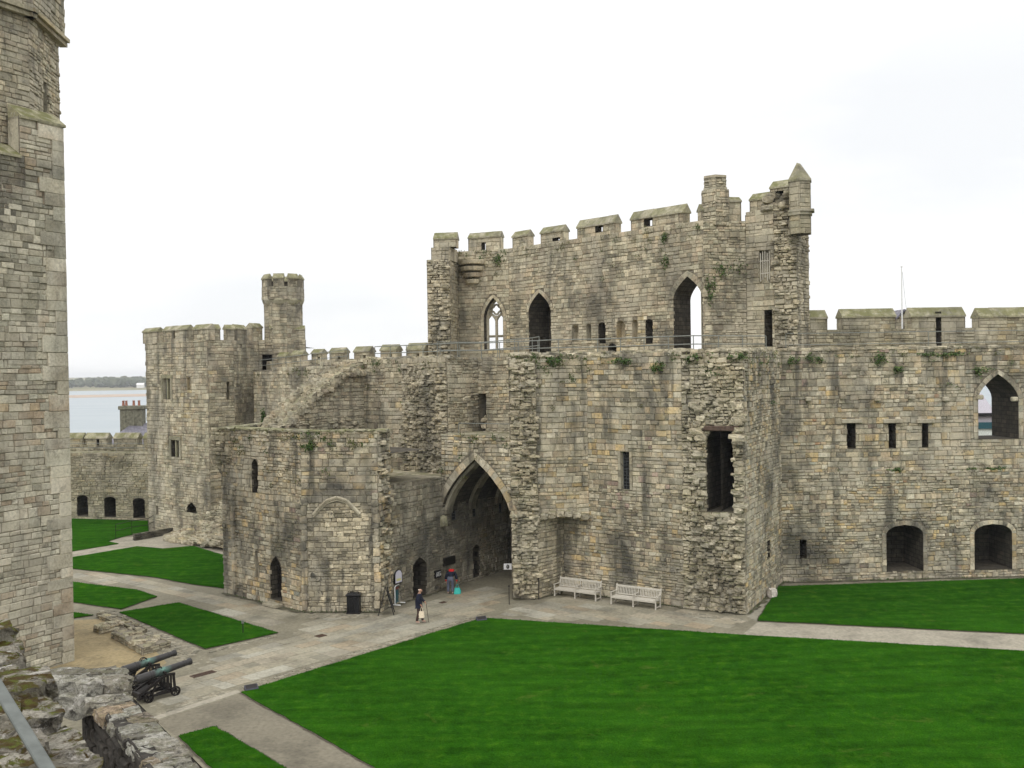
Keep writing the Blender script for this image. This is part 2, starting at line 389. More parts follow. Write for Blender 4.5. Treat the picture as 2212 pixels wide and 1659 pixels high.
def facet(acc, F, z0, z1, st=RUB, ops=(), prof=None, thick=.8, back=True, seed=1, ends=(False, False), top=True, ringacc=None, core=2, rag=0.0, caps=True):
    """acc material slots: 0 mortar, 1 stones, 2 core (reveals, back)"""
    rng = random.Random(seed * 7919 + 13); W = F.W; L = F.L; f0 = -.03
    inner_polys = [o['poly'] for o in ops]
    ex_ = lambda u: -.045 if u < 1e-6 else (L + .045 if u > L - 1e-6 else u)
    for (la, ra, a, lb, rb, b) in strips(L, z0, z1, inner_polys): acc.poly([W(ex_(la), a, f0), W(ex_(ra), a, f0), W(ex_(rb), b, f0), W(ex_(lb), b, f0)], 0)
    if prof:
        us = [p[0] for p in prof]
        for (u0, p0), (u1, p1) in zip(prof, prof[1:]):
            acc.poly([W(u0, z1, f0), W(u1, z1, f0), W(u1, p1, f0), W(u0, p0, f0)], 0)
            if thick > .01:
                acc.poly([W(u0, p0, f0), W(u1, p1, f0), W(u1, p1, -thick), W(u0, p0, -thick)], 1)
                acc.poly([W(u1, z1, -thick), W(u0, z1, -thick), W(u0, p0, -thick), W(u1, p1, -thick)], core)
    if thick > .01:
        if not prof and top: acc.poly([W(0, z1, f0), W(L, z1, f0), W(L, z1, -thick), W(0, z1, -thick)], 1)
        if back:
            for (la, ra, a, lb, rb, b) in strips(L, z0, z1, [o['poly'] for o in ops if o['through'] or o['depth'] > thick]): acc.poly([W(ra, a, -thick), W(la, a, -thick), W(lb, b, -thick), W(rb, b, -thick)], core)
        for e, u in ((0, 0), (1, L)) if caps else ():
            zt = prof_at(prof, u) if prof else z1
            acc.poly([W(u, z0, f0), W(u, z0, -thick), W(u, zt, -thick), W(u, zt, f0)], 1)
    for o in ops:
        p = o['poly']; n = len(p); d = thick if o['through'] else o['depth']
        for i in range(n):
            a, b = p[i], p[(i + 1) % n]
            if o.get('openleft') and i in (0, n - 1): continue
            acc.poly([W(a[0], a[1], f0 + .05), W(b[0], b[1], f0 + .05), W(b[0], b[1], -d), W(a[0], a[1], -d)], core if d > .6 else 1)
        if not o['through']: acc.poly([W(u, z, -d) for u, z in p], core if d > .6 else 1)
        racc = ringacc.get(id(o)) if isinstance(ringacc, dict) else ringacc
        if o['ring'] and racc is not None:
            q = grow(p, o['ring']); pts = list(range(1, n)) + [0]; pts = pts if o['kind'] != 'rect' else pts
            i = 0
            seq = []
            for i in range(len(pts) - 1):
                a, b = pts[i], pts[i + 1]
                if o.get('noleg') and min(p[a][1], p[b][1]) < o['zs'] - .05: continue
                ln = math.dist(p[a], p[b]); k = max(1, round(ln / .36))
                for s in range(k):
                    t0, t1 = s / k, (s + 1) / k
                    lerp = lambda P, Q, t: (P[0] + (Q[0] - P[0]) * t, P[1] + (Q[1] - P[1]) * t)
                    seq.append([lerp(p[a], p[b], t0), lerp(q[a], q[b], t0), lerp(q[a], q[b], t1), lerp(p[a], p[b], t1)])
            for qd in seq: stone(racc, W, qd, rng.uniform(.02, .05), .012, .014, .0, rng, 1, -.1)
    ex = [(grow(o['poly'], o['ring']) if not o.get('noleg') else [o['poly'][0], o['poly'][1], (o['poly'][1][0], o['zs'])] + grow(o['poly'], o['ring'])[2:] + [(o['poly'][0][0], o['zs'])]) if o['ring'] else o['poly'] for o in ops]
    brk = sorted(set([p for e in ex for p in (min(q[1] for q in e), max(q[1] for q in e))]))
    zt = max([z1] + [p[1] for p in prof]) if prof else z1
    z = z0; k = 0; sd = seed * 3.17
    wave = lambda u, zz: st['wave'] * noise.noise(Vector((u * .35 + sd, zz * .4, sd))) * (0 if zz <= z0 + .01 else 1)
    hm = (st['h'][0] + st['h'][1]) / 2
    while z < zt - .05:
        H = rng.uniform(max(.2, st['h'][1] * .85), st['h'][1] * 1.65)
        for bz in brk:
            if z + .12 < bz < z + H * 1.3: H = bz - z; break
        if not prof and z + H * 1.35 > zt: H = zt - z
        nmax = max(1, int(H / (st['h'][0] * .92))); nmin = max(1, math.ceil(H / (st['h'][1] * 1.15))); nmin = min(nmin, nmax)
        cp0 = rng.uniform(0, st['cprot']); u = -rng.uniform(0, 1.0)
        while u < L:
            run = rng.uniform(.7, 3.0); ue = min(L, u + run)
            if L - ue < .35: ue = L
            n = rng.randint(nmin, nmax); cs = [0.0] + sorted((i + 1 + rng.uniform(-.25, .25)) / n for i in range(n - 1)) + [1.0]
            for la, lb in zip(cs, cs[1:]):
                za, zb = z + la * H, z + lb * H; h = zb - za
                cp = cp0 if st['cprot'] < .1 else rng.uniform(0, st['cprot'])
                cuts = sorted([x for x in (span(e, za, zb) for e in ex) if x])
                v = max(0, u)
                while v < ue - .02:
                    l = rng.uniform(*st['l']) * (.6 + .45 * h / hm); a, b = v, min(ue, v + l)
                    if ue - b < .13: b = ue
                    v = b
                    segs = [(a, b)]
                    for c in cuts:
                        ns = []
                        for x in segs:
                            if c[1] <= x[0] or c[0] >= x[1]: ns.append(x); continue
                            if c[0] > x[0]: ns.append((x[0], c[0]))
                            if c[1] < x[1]: ns.append((c[1], x[1]))
                        segs = ns
                    for a, b in segs:
                        if b - a < .05: continue
                        if prof:
                            if za + h * .5 > prof_at(prof, (a + b) / 2) + rng.uniform(-rag, rag): continue
                        elif rag and zb > zt - .05 and rng.random() < rag: continue
                        if st['prot'] > .1: o = st['prot'] * (.5 + .9 * noise.noise(Vector((a * .9, za * 1.1, sd)))) + cp + rng.uniform(-.05, .05)
                        else: o = (rng.random() ** 2) * st['prot'] * 1.3 - st['prot'] * .2 + cp
                        stone(acc, W, [(a, za + wave(a, za)), (b, za + wave(b, za)), (b, zb + wave(b, zb)), (a, zb + wave(a, zb))], o, st['gap'] * rng.uniform(.7, 1.4), st['bev'] * rng.uniform(.8, 1.5), st['jit'], rng)
            u = ue if ue > u else L
        z += H; k += 1
def scar(acc, F, u0, u1, z0, z1, dens=5, out=.16, seed=0, m=1, holes=()):
    rng = random.Random(seed * 31 + 5)
    for k in range(int((u1 - u0) * (z1 - z0) * dens)):
        u, z = rng.uniform(u0, u1), rng.uniform(z0, z1); sx, sz = rng.choice((rng.uniform(.12, .3), rng.uniform(.25, .6))), rng.uniform(.10, .26)
        if any(o['ul'] - sx * .4 < u < o['ur'] + sx * .4 and o['zb'] - .1 < z < o['za'] + .1 for o in holes): continue
        acc.rock(F.W(u, z, rng.uniform(-.05, 1) * out), (sx, rng.uniform(.2, .45), sz), k + seed, math.atan2(F.d.y, F.d.x) + rng.uniform(-.4, .4), m, 2, .2, .3)
def fl(acc, pts, z, m=0): acc.poly([(p[0], p[1], z) for p in pts], m)
def merlon(parent, F, u0, u1, zb, zs, zr, t, mats, seed=0, slit=None, st=ASH, slope=0.0, o0=0.0):
    """one merlon with its gabled capstone, standing on facet F's top"""
    G2 = Facet(F.W(u0, 0, o0).xy, F.W(u1, 0, o0).xy)
    a = MB(); ops = []
    if slit: ops = [mkop(slit[0] - u0, slit[1] - u0, slit[2], slit[3], slit[3], 'rect', t, True)]
    ops = [o for o in ops if o['ul'] > .05 and o['ur'] < G2.L - .05]
    facet(a, G2, zb, zs, st, ops, thick=t, seed=seed, top=True)
    Lf = Facet(G2.W(0, 0, -t).xy, G2.A); Rf = Facet(G2.B, G2.W(G2.L, 0, -t).xy)
    facet(a, Lf, zb, zs, st, thick=0, seed=seed + 1); facet(a, Rf, zb, zs, st, thick=0, seed=seed + 2)
    mo = a.build('merlon', mats, parent)
    c = MB(); n = max(1, round(G2.L / .9)); rng = random.Random(seed)
    us = [-.05 + (G2.L + .1) * i / n for i in range(n + 1)]
    for p, q in zip(us, us[1:]):
        p += .006; q -= .006; dz = rng.uniform(-.012, .012)
        sec = [(.09, zs - .03), (.09, zs + .07), (-t / 2, zr), (-t - .09, zs + .07), (-t - .09, zs - .03)]
        vs = [G2.W(u, z + dz + slope * u, o) for u in (p, q) for o, z in sec]
        c.add(vs, [[0, 1, 2, 3, 4][::-1], [5, 6, 7, 8, 9], [0, 5, 6, 1], [1, 6, 7, 2], [2, 7, 8, 3], [3, 8, 9, 4], [4, 9, 5, 0]], 0)
    off = world_loc(parent)
    co = c.build('capstone', M_CAP, parent); co.parent = mo
    return mo
def grid_pane(parent, F, ul, ur, zb, zt, depth, nu, nz, name='window', frame=M_LEAD):
    """dark leaded glazing set back in its opening"""
    a = MB(); a.poly([F.W(ul, zb, -depth - .02), F.W(ur, zb, -depth - .02), F.W(ur, zt, -depth - .02), F.W(ul, zt, -depth - .02)])
    p = a.build(name, M_GLASS, parent)
    b = MB()
    for i in range(nu + 1):
        u = ul + (ur - ul) * i / nu; b.tube(F.W(u, zb, -depth), F.W(u, zt, -depth), .012 if 0 < i < nu else .025, n=4)
    for i in range(nz + 1):
        z = zb + (zt - zb) * i / nz; b.tube(F.W(ul, z, -depth), F.W(ur, z, -depth), .012, n=4)
    g = b.build('lattice', frame, parent); g.parent = p; return p
def walls(name, parent, m=M_BUFF):
    return MB(), [M_MORT, m, M_CORE]

# ================================================================== THE GROUND
def grass_mat():
    t = NT('mown_grass')
    big = t.noise(.16, 5, .6); mid = t.noise(1.7, 7, .66, None, .3); fine = t.noise(16, 4, .7); hf = t.noise(60, 3, .7)
    c = t.ramp(mid, [(.26, (.0095, .046, .0024)), (.5, (.0165, .072, .0032)), (.72, (.037, .110, .005))])
    c = t.mix(c, (.024, .092, .0045), t.math('MULTIPLY', t.ramp(big, [(.44, 0.0), (.62, 1.0)]), .55))
    mow = t.noise(1.0, 3, .5, t.map((.3, 1.7, 1), rot=(0, 0, R(-50))))
    c = t.mix(c, t.ramp(mow, [(.38, .82), (.62, 1.14)]), 1.0, 'MULTIPLY')
    c = t.mix(c, t.ramp(fine, [(.3, .58), (.7, 1.4)]), 1.0, 'MULTIPLY')
    c = t.mix(c, t.ramp(hf, [(.3, .7), (.7, 1.3)]), 1.0, 'MULTIPLY')
    dry = t.noise(.7, 7, .7, t.map(loc=(7, 3, 1)), .5); c = t.mix(c, (.10, .13, .02), t.math('MULTIPLY', t.ramp(dry, [(.60, 0.0), (.72, 1.0)]), .42))
    h = t.bump(hf, .9, .03); h = t.bump(fine, .6, .05, h)
    t.b.inputs['Specular IOR Level'].default_value = 0.0
    return t.done(c, .95, h)
M_GRASS = grass_mat()
def paving_mat(name, cols, base=1.0):
    t = NT(name); rnd, g = island(t); k = len(cols)
    c = t.ramp(rnd, [((i + .5) / k, tuple(x * base for x in q)) for i, q in enumerate(cols)])
    c = t.mix(c, t.ramp(t.noise(.5, 6, .62, None, .3), [(.3, .62), (.5, 1.0), (.75, 1.18)]), 1.0, 'MULTIPLY')
    c = t.mix(c, t.ramp(t.noise(6, 6, .65), [(.28, .70), (.6, 1.1)]), 1.0, 'MULTIPLY')
    c = t.mix(c, (.12, .115, .085), t.math('MULTIPLY', t.ramp(t.noise(1.8, 6, .7, t.map(loc=(3, 8, 2))), [(.55, 0.0), (.72, 1.0)]), .5))
    return t.done(c, .9, t.bump(t.noise(18, 5, .65), .45, .015))
M_FLAG = paving_mat('flagstones', [(0.283, 0.259, 0.191), (0.249, 0.229, 0.171), (0.308, 0.288, 0.224), (0.283, 0.233, 0.158), (0.241, 0.229, 0.183), (0.300, 0.267, 0.191), (0.205, 0.191, 0.143), (0.322, 0.306, 0.245)])
M_COBBLE = paving_mat('cobbles', [(0.257, 0.233, 0.175), (0.197, 0.182, 0.135), (0.292, 0.267, 0.204), (0.232, 0.203, 0.147), (0.163, 0.153, 0.115)])
M_GROUND = paving_mat('worn_ground', [(0.193, 0.176, 0.126), (0.193, 0.176, 0.126)])
M_CONC = paving_mat('concrete_path', [(0.275, 0.250, 0.195), (0.283, 0.259, 0.204), (0.266, 0.242, 0.187)], 1.05)
M_TAR = paving_mat('old_tarmac', [(0.163, 0.146, 0.107), (0.163, 0.146, 0.107)])
M_GRAVEL = paving_mat('yellow_gravel', [(0.283, 0.224, 0.122), (0.283, 0.224, 0.122)])
M_EARTH = paving_mat('dark_earth', [(0.085, 0.072, 0.050), (0.085, 0.072, 0.050)])
def sheet(name, px, z, mat, world=None, kind='structure', zz=0.0):
    pts = world or [G(x, y, zz) for x, y in px]
    a = MB(); a.poly([(p[0], p[1], z) for p in pts]); o = a.build(name, mat)
    o.data.update(); return tag(o, kind=kind)
def slabs(acc, pts, ang, st, z, seed=0, o=(.006, .018), m=0):
    """paving laid in courses at angle ang over a polygon; each slab is its own island"""
    rng = random.Random(seed); c, s = math.cos(ang), math.sin(ang)
    q = [(p[0] * c + p[1] * s, -p[0] * s + p[1] * c) for p in pts]
    Wm = lambda u, v, oo: Vector((u * c - v * s, u * s + v * c, z + oo))
    v = min(p[1] for p in q); v1 = max(p[1] for p in q); u0 = min(p[0] for p in q); u1 = max(p[0] for p in q)
    while v < v1:
        h = rng.uniform(*st['h']); u = u0 - rng.uniform(0, .8)
        while u < u1:
            l = rng.uniform(*st['l'])
            cs = [(u, v), (u + l, v), (u + l, v + h), (u, v + h)]
            if sum(inpoly((cu + (u + l / 2 - cu) * .15, cv + (v + h / 2 - cv) * .15), q) for cu, cv in cs) >= 4:
                stone(acc, Wm, cs, rng.uniform(*o), st['gap'], st['bev'], st['jit'], rng, m, -.02)
            u += l
        v += h
FLAG = dict(h=(.5, .95), l=(.6, 1.5), gap=.028, bev=.008, jit=.008)
SETT = dict(h=(.12, .24), l=(.14, .36), gap=.02, bev=.02, jit=.02)
AX = R(50)                                     # the gate passage runs this way
E = Vector((math.cos(R(48)), math.sin(R(48)))); LV = Vector((E.y, -E.x))

# base of the ward, the land beyond, the strait
sheet('courtyard_ground', None, 0, M_GROUND, [(-75, -6), (75, -6), (75, 96), (-75, 96)])
a = MB(); a.prism([(-75, -6), (75, -6), (75, 96), (-75, 96)], -5.2, -.02); tag(a.build('castle_mound', M_EARTH), kind='structure')
sheet('quay_ground', None, -5.0, M_TAR, [(-400, -300), (1500, -300), (1500, 150), (60, 170), (-400, 150)])
sheet('sea_bed', None, -9.0, M_EARTH, [(-9000, -2000), (9000, -2000), (9000, 12000), (-9000, 12000)])
def water():
    t = NT('strait_water'); t.b.inputs['Specular IOR Level'].default_value = .3
    n = t.noise(.10, 6, .6, t.map((1, 2.2, 1))); n2 = t.noise(.02, 3, .5, t.map((.4, 2, 1)))
    c = t.ramp(n2, [(.35, (.20, .25, .275)), (.65, (.26, .30, .315))])
    return t.done(c, .32, t.bump(n, .35, .6))
sheet('water', None, -6.6, water(), [(-6000, 140), (6000, 140), (6000, 9000), (-6000, 9000)])

def inpoly(p, pts):
    r = False; j = len(pts) - 1
    for i in range(len(pts)):
        a, b = pts[i], pts[j]
        if (a[1] > p[1]) != (b[1] > p[1]) and p[0] < (b[0] - a[0]) * (p[1] - a[1]) / (b[1] - a[1]) + a[0]: r = not r
        j = i
    return r
LAWN = {
 'main': [(1042, 1336), (1600, 1373), (2420, 1420), (3300, 1480), (3300, 2600), (1900, 2600), (810, 1660), (521, 1497)],
 'right': [(1682, 1268), (2260, 1249), (2700, 1236), (2700, 1402), (2212, 1370), (1637, 1342)],
 'near': [(386, 1592), (464, 1571), (614, 1660), (1100, 1990), (800, 1990)],
 'mid': [(258, 1324), (386, 1303), (600, 1368), (443, 1403)],
 'left': [(120, 1210), (154, 1205), (296, 1181), (352, 1186), (418, 1180), (500, 1206), (500, 1274), (410, 1262), (329, 1247), (156, 1229), (120, 1226)],
 'far': [(100, 1119), (320, 1126), (322, 1148), (262, 1161), (233, 1170), (256, 1175), (153, 1192), (100, 1199)],
 'small': [(100, 1257), (156, 1258), (203, 1264), (294, 1275), (339, 1290), (262, 1317), (160, 1302), (100, 1300)],
 'strip': [(130, 1323), (160, 1324), (201, 1330), (160, 1336), (130, 1338)],
}
rl = random.Random(3); LAWN_EDGE = []
for k, px in LAWN.items():
    pts = [G(x, y) for x, y in px]
    # cut edges wander a little
    q = []
    for i in range(len(pts)):
        p0, p1 = pts[i], pts[(i + 1) % len(pts)]; n = max(1, min(60, int((p1 - p0).length / .5)))
        for s in range(n):
            p = p0.lerp(p1, s / n); d = (p1 - p0).normalized()
            q.append(p + Vector((-d.y, d.x)) * (rl.uniform(-.035, .035) if s else 0))
    a = MB(); n = len(q)
    a.poly([(p.x, p.y, .05) for p in q])
    for i in range(n):
        p, r = q[i], q[(i + 1) % n]; a.poly([(p.x, p.y, -.01), (r.x, r.y, -.01), (r.x, r.y, .05), (p.x, p.y, .05)])
    o = a.build('lawn', M_GRASS); tag(o, kind='structure'); LAWN_EDGE.append(q)
    bm = bmesh.new(); bm.from_mesh(o.data); bmesh.ops.recalc_face_normals(bm, faces=bm.faces[:])
    bmesh.ops.triangulate(bm, faces=[f for f in bm.faces if len(f.verts) > 4]); bm.to_mesh(o.data); bm.free()

# ragged fringe of blades and a soil lip round the lawns
a = MB(); e = MB()
for q in LAWN_EDGE:
    for i in range(len(q)):
        p, r = q[i], q[(i + 1) % len(q)]; ln = (r - p).length; d = (r - p) / max(ln, 1e-6); n = Vector((d.y, -d.x)); mid = (p + r) / 2
        if ln > 2 or mid.length > 75: continue
        s = 1 if not inpoly(mid + n * .1, q) else -1
        w0, w1 = rl.uniform(.03, .10), rl.uniform(.03, .10)
        e.poly([(p.x - n.x * .02 * s, p.y - n.y * .02 * s, .026), (r.x - n.x * .02 * s, r.y - n.y * .02 * s, .026), (r.x + n.x * w1 * s, r.y + n.y * w1 * s, .026), (p.x + n.x * w0 * s, p.y + n.y * w0 * s, .026)])
        for k in range(int(ln / .045)):
            c = p.lerp(r, rl.random()); wv = n * s * rl.uniform(-.02, .03); h = rl.uniform(.015, .045); t_ = d * rl.uniform(.012, .03); o2 = n * s * rl.uniform(.0, .06)
            a.poly([(c.x + wv.x - t_.x, c.y + wv.y - t_.y, .04), (c.x + wv.x + t_.x, c.y + wv.y + t_.y, .04), (c.x + wv.x + o2.x, c.y + wv.y + o2.y, .04 + h)])
tag(a.build('grass_fringe', M_GRASS), kind='stuff'); tag(e.build('soil_edge', M_EARTH), kind='structure')
# flagged paths
a = MB()
p_main = [G(x, y) for x, y in [(452, 1409), (606, 1375), (655, 1332), (826, 1330), (850, 1318), (962, 1280), (1095, 1248), (1104, 1300), (1046, 1328), (780, 1407), (520, 1487), (345, 1545), (300, 1500), (420, 1440)]]
slabs(a, p_main, AX, FLAG, .0, 11)
tag(a.build('flagged_path', M_FLAG), kind='structure')
a = MB()
slabs(a, [G(x, y) for x, y in [(1060, 1333), (1109, 1301), (1166, 1296), (1220, 1281), (1478, 1316), (1612, 1334), (1634, 1344), (1600, 1366)]], R(-42), FLAG, .0, 12)
tag(a.build('flagged_terrace', M_FLAG), kind='structure')
a = MB()
slabs(a, [G(x, y) for x, y in [(140, 1231), (156, 1231), (329, 1249), (410, 1264), (486, 1284), (655, 1324), (640, 1350), (600, 1364), (386, 1300), (345, 1291), (290, 1272), (140, 1254)]], R(-40), dict(FLAG, h=(.6, 1.1), l=(.8, 1.7)), .0, 13)
tag(a.build('flagged_walk', M_FLAG), kind='structure')
sheet('concrete_path', [(1604, 1371), (2420, 1417), (3300, 1476), (3300, 1438), (2700, 1404), (2212, 1372), (1637, 1344)], .004, M_CONC)
sheet('tarmac_path', [(338, 1558), (520, 1499), (812, 1661), (1900, 2600), (1500, 2600), (1100, 1992), (614, 1662), (464, 1573), (384, 1594)], .004, M_TAR)
sheet('gravel_bed', [(120, 1338), (160, 1340), (213, 1337), (240, 1345), (330, 1400), (360, 1432), (330, 1452), (280, 1470), (160, 1470), (100, 1440)], .004, M_GRAVEL)
sheet('gravel_strip', [(1614, 1332), (1690, 1262), (1682, 1272), (1637, 1343)], .006, M_FLAG)
sheet('far_path', [(100, 1203), (153, 1193), (256, 1176), (233, 1171), (262, 1162), (400, 1150), (490, 1168), (500, 1205), (418, 1179), (352, 1185), (296, 1180), (154, 1204), (100, 1212)], .004, M_CONC)
sheet('kerb_strip', [(336, 1556), (521, 1496), (512, 1490), (330, 1549)], .008, M_CONC)
# rows of setts along the path edges
a = MB()
for seed, px in ((21, [(443, 1405), (602, 1370), (606, 1374), (452, 1413)]), (22, [(521, 1494), (1042, 1333), (1044, 1324), (516, 1484)]), (23, [(660, 1326), (830, 1326), (826, 1336), (655, 1338)]),
                 (24, [(812, 1662), (521, 1500), (530, 1499), (822, 1662)]), (25, [(1478, 1322), (1612, 1336), (1620, 1346), (1478, 1332)]), (26, [(1046, 1332), (1600, 1369), (1602, 1373), (1044, 1336)]),
                 (27, [(236, 1310), (258, 1323), (443, 1404), (400, 1440), (330, 1402), (240, 1345), (205, 1322)]), (28, [(470, 1570), (464, 1573), (614, 1662), (626, 1662)])):
    slabs(a, [G(x, y) for x, y in px], AX if seed != 25 else R(-20), SETT, .0, seed, (.012, .045))
tag(a.build('cobbled_edging', M_COBBLE), kind='structure')
a = MB()
slabs(a, [G(x, y) for x, y in [(300, 1560), (420, 1500), (520, 1488), (336, 1549)]], AX, SETT, 0, 31, (.008, .02))
for q in ([(443, 1405), (600, 1371), (740, 1345), (1042, 1333), (521, 1494), (345, 1550), (290, 1500)],):
    slabs(a, [G(x, y) for x, y in q], AX, SETT, -.012, 32, (.0, .014))
tag(a.build('cobbled_margin', M_COBBLE), kind='structure')

# ================================================================== GATEHOUSE
ZW = 13.3
gate = thing('gatehouse', 'ruined stone gatehouse with tall pointed gate arch and battlemented upper storey', 'gatehouse', (1, 57, 0))
MG = [M_MORT, M_BUFF, M_CORE]; MU = [M_MORT, M_UP, M_CORE]; MK = [M_MORT, M_BACK, M_CORE]; MR = [M_MORT, M_RUIN, M_CORE]
gF1a, gF1b = G(838, 1312), G(958, 1274)
dF1 = (gF1b - gF1a).normalized()
F1 = Facet(gF1a, gF1b + dF1 * 14)
L1 = (gF1b - gF1a).length
ring = MB()
o_door = op(F1, 892, 922, 1203, 1290, 'arch', 1225, 2.2)
o_pd = op(F1, 1022, 1037, 1176, 1246, 'arch', 1186, 1.0)
pw = [op(F1, 975, 989, 1077, 1124, 'arch', 1088, .25), op(F1, 1020, 1032, 1070, 1117, 'arch', 1080, .25), op(F1, 1077, 1088, 1067, 1107, 'arch', 1076, .25)]
a = MB()
facet(a, F1, 0, 5.35, RUB, [o_door, o_pd] + pw, seed=41, thick=2.4)
F1u = Facet(gF1a, gF1b)
facet(a, F1u, 5.35, 6.5, RUB, seed=42, thick=2.4, rag=.3)
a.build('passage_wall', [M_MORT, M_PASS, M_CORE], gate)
for o in pw: grid_pane(gate, F1, o['ul'], o['ur'], o['zb'], o['za'], .2, 3, 7)
# arch screen
H = Facet(gF1b, G(1108, 1294))
uA = H.uv(961, 1110)[0]
ar = op(H, 962, 1107, 993, 1290, 'arch', 1118, 1.1, True, .42)
ar['poly'] = arch_poly(-.06, H.L - .02, -.1, ar['zs'], ar['za'], 'arch')
ar['noleg'] = True; ar['openleft'] = True
a = MB(); facet(a, H, 0, 8.9, RUB, [ar], seed=43, thick=1.1, ringacc=ring, caps=False)
a.build('arch_screen', MG, gate)
# a moulded inner order under the arch
inr = MB()
p = ar['poly']; n = len(p)
for i in range(2, n - 1):
    A0, B0 = p[i], p[(i + 1) % n]
    for (o0, o1, w) in ((-.25, -.85, .16),):
        if i == 1 or i == n - 1: pass
        qa = grow(p, -w)[i]; qb = grow(p, -w)[(i + 1) % n]
        inr.poly([H.W(*A0, o0), H.W(*B0, o0), H.W(*qb, o0), H.W(*qa, o0)]); inr.poly([H.W(*qa, o0), H.W(*qb, o0), H.W(*qb, o1), H.W(*qa, o1)])
inr.build('arch_moulding', M_PASS, gate)
ring.build('arch_surround', [M_MORT, M_BUFF], gate)
# corbel under the arch's left foot
a = MB(); q = H.W(.02, ar['zs'], .1); a.rock((q.x + .1, q.y, ar['zs'] - .35), (.36, .36, .6), 3, R(48)); a.build('corbel', M_CAP, gate)
# vault and far passage
vp = [(u, z) for u, z in ar['poly'] if z >= ar['zs'] - .01]
a = MB(); N = 14
for k in range(N):
    s0, s1 = 1.0 + k, 2.0 + k
    for (u0, z0), (u1, z1) in zip(vp, vp[1:]):
        P = lambda u, z, s: H.W(u, z) + Vector((dF1.x * s, dF1.y * s, 0))
        a.poly([P(u0, z0 + .05, s0), P(u1, z1 + .05, s0), P(u1, z1 + .05, s1), P(u0, z0 + .05, s1)])
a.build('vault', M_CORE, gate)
for sk in (2.6, 5.4, 8.2):
    a = MB()
    for (u0, z0), (u1, z1) in zip(vp, vp[1:]):
        sc = lambda u, z: (H.L / 2 + (u - H.L / 2) * .91, ar['zs'] - .3 + (z - ar['zs'] + .3) * .93)
        (v0, y0), (v1, y1) = sc(u0, z0), sc(u1, z1)
        a.poly([P(v0, y0, sk), P(v1, y1, sk), P(v1, y1, sk + .5), P(v0, y0, sk + .5)])
        for ss in (sk, sk + .5): a.poly([P(u0, z0, ss), P(u1, z1, ss), P(v1, y1, ss), P(v0, y0, ss)])
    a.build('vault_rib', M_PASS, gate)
a = MB(); RW = Facet(G(1108, 1294) + dF1 * 14, G(1108, 1294) + dF1 * .6)
facet(a, RW, 0, 5.4, RUB, seed=44, thick=.5)
EW = Facet(gF1b + dF1 * 14, G(1108, 1294) + dF1 * 14); facet(a, EW, 0, 8.2, RUB, [mkop(.9, EW.L - .9, 0, 3, 4.6, 'arch', .5)], seed=45, thick=.6)
a.build('passage_back', MK, gate)
# ruined pier right of the arch
PR0, PR1 = G(1108, 1294), G(1164, 1293)
Pf = Facet(PR0, PR1); a = MB(); facet(a, Pf, 0, ZW - .15, ROUGH, seed=46, thick=1.6); scar(a, Pf, .1, Pf.L - .05, .1, ZW - .4, 11, .17, 46)
C0 = G(1219, 1276)
facet(a, Facet(PR1, C0), 0, 5.0, RUB, seed=47, thick=.8)
a.build('ruined_pier', MR, gate)
# bench wall, its squinched corner, the spur and the right flank
B1 = G(1479, 1313); Bw = Facet(C0, B1)
a = MB(); ring = MB()
o_lat = op(Bw, 1341, 1360, 976, 1058, 'rect', None, .5, ring=.16)
facet(a, Bw, 0, 5.9, RUB, seed=48, thick=2.2, caps=False)
zsill = 5.9
facet(a, Facet(Bw.A - Bw.n * .0, Bw.B), 5.9, ZW, COARSE, [o_lat], seed=49, thick=2.2, ringacc=ring, caps=False)
cz = 4.35
Ch = Facet(PR1 - Bw.n * -.02 + Pf.d * -.3, Bw.W(1.75, 0, .02).xy)
facet(a, Ch, cz, ZW, COARSE, seed=50, thick=.1)
# underside of the squinch
a.poly([(*Ch.A, cz), (*Ch.B, cz), (*C0, cz)], 2)
a.build('bench_wall', MG, gate); ring.build('window_surround', [M_MORT, M_DRESS], gate)
a = MB(); 
for k in range(7):
    t = (k + .5) / 7; q = Ch.W(Ch.L * t, cz - .05 + .28 * math.sin(math.pi * t)); a.rock(q, (.42, .5, .34), 60 + k, R(-10), 0)
a.build('squinch_arch', M_RUIN, gate)
grid_pane(gate, Bw, o_lat['ul'], o_lat['ur'], o_lat['zb'], o_lat['za'], .3, 3, 11)
S1 = G(1612, 1327); Sp = Facet(B1, S1); spn = Vector((Sp.n.x, Sp.n.y)) * .0
o_hole = op(Sp, 1527, 1581, 931, 1106, 'rect', None, 3.2)
o_hole['poly'] = [(o_hole['ul'], o_hole['zb']), (o_hole['ur'] + .05, o_hole['zb'] + .1), (o_hole['ur'] + .12, (o_hole['zb'] + o_hole['za']) / 2), (o_hole['ur'] + .08, o_hole['za']), (o_hole['ul'] + .3, o_hole['za']), (o_hole['ul'], o_hole['za'] - .5), (o_hole['ul'] + .02, o_hole['zb'] + 1.5)]
a = MB(); facet(a, Sp, 0, ZW - .1, ROUGH, [o_hole], seed=51, thick=.3, core=2); scar(a, Sp, .15, Sp.L - .1, 5, ZW - .3, 6, .15, 51, 1, [o_hole]); scar(a, Sp, .1, Sp.L - .1, .1, 5, 10, .24, 52)
q = Sp.W(o_hole['ul'] - .5, 0, .5)
for k in range(26):                                       # big displaced blocks around the hole
    rr = random.Random(k); u = (o_hole['ul'] - rr.uniform(.15, .6)) if k % 2 else (o_hole['ur'] + rr.uniform(.2, .75))
    if u > Sp.L - .15: u = Sp.L - .2
    a.rock(Sp.W(u, rr.uniform(o_hole['zb'] - .5, o_hole['za'] + 1.6), rr.uniform(.05, .2)), (rr.uniform(.35, .7), rr.uniform(.3, .5), rr.uniform(.2, .36)), k + 5, R(-25), 1, 2)
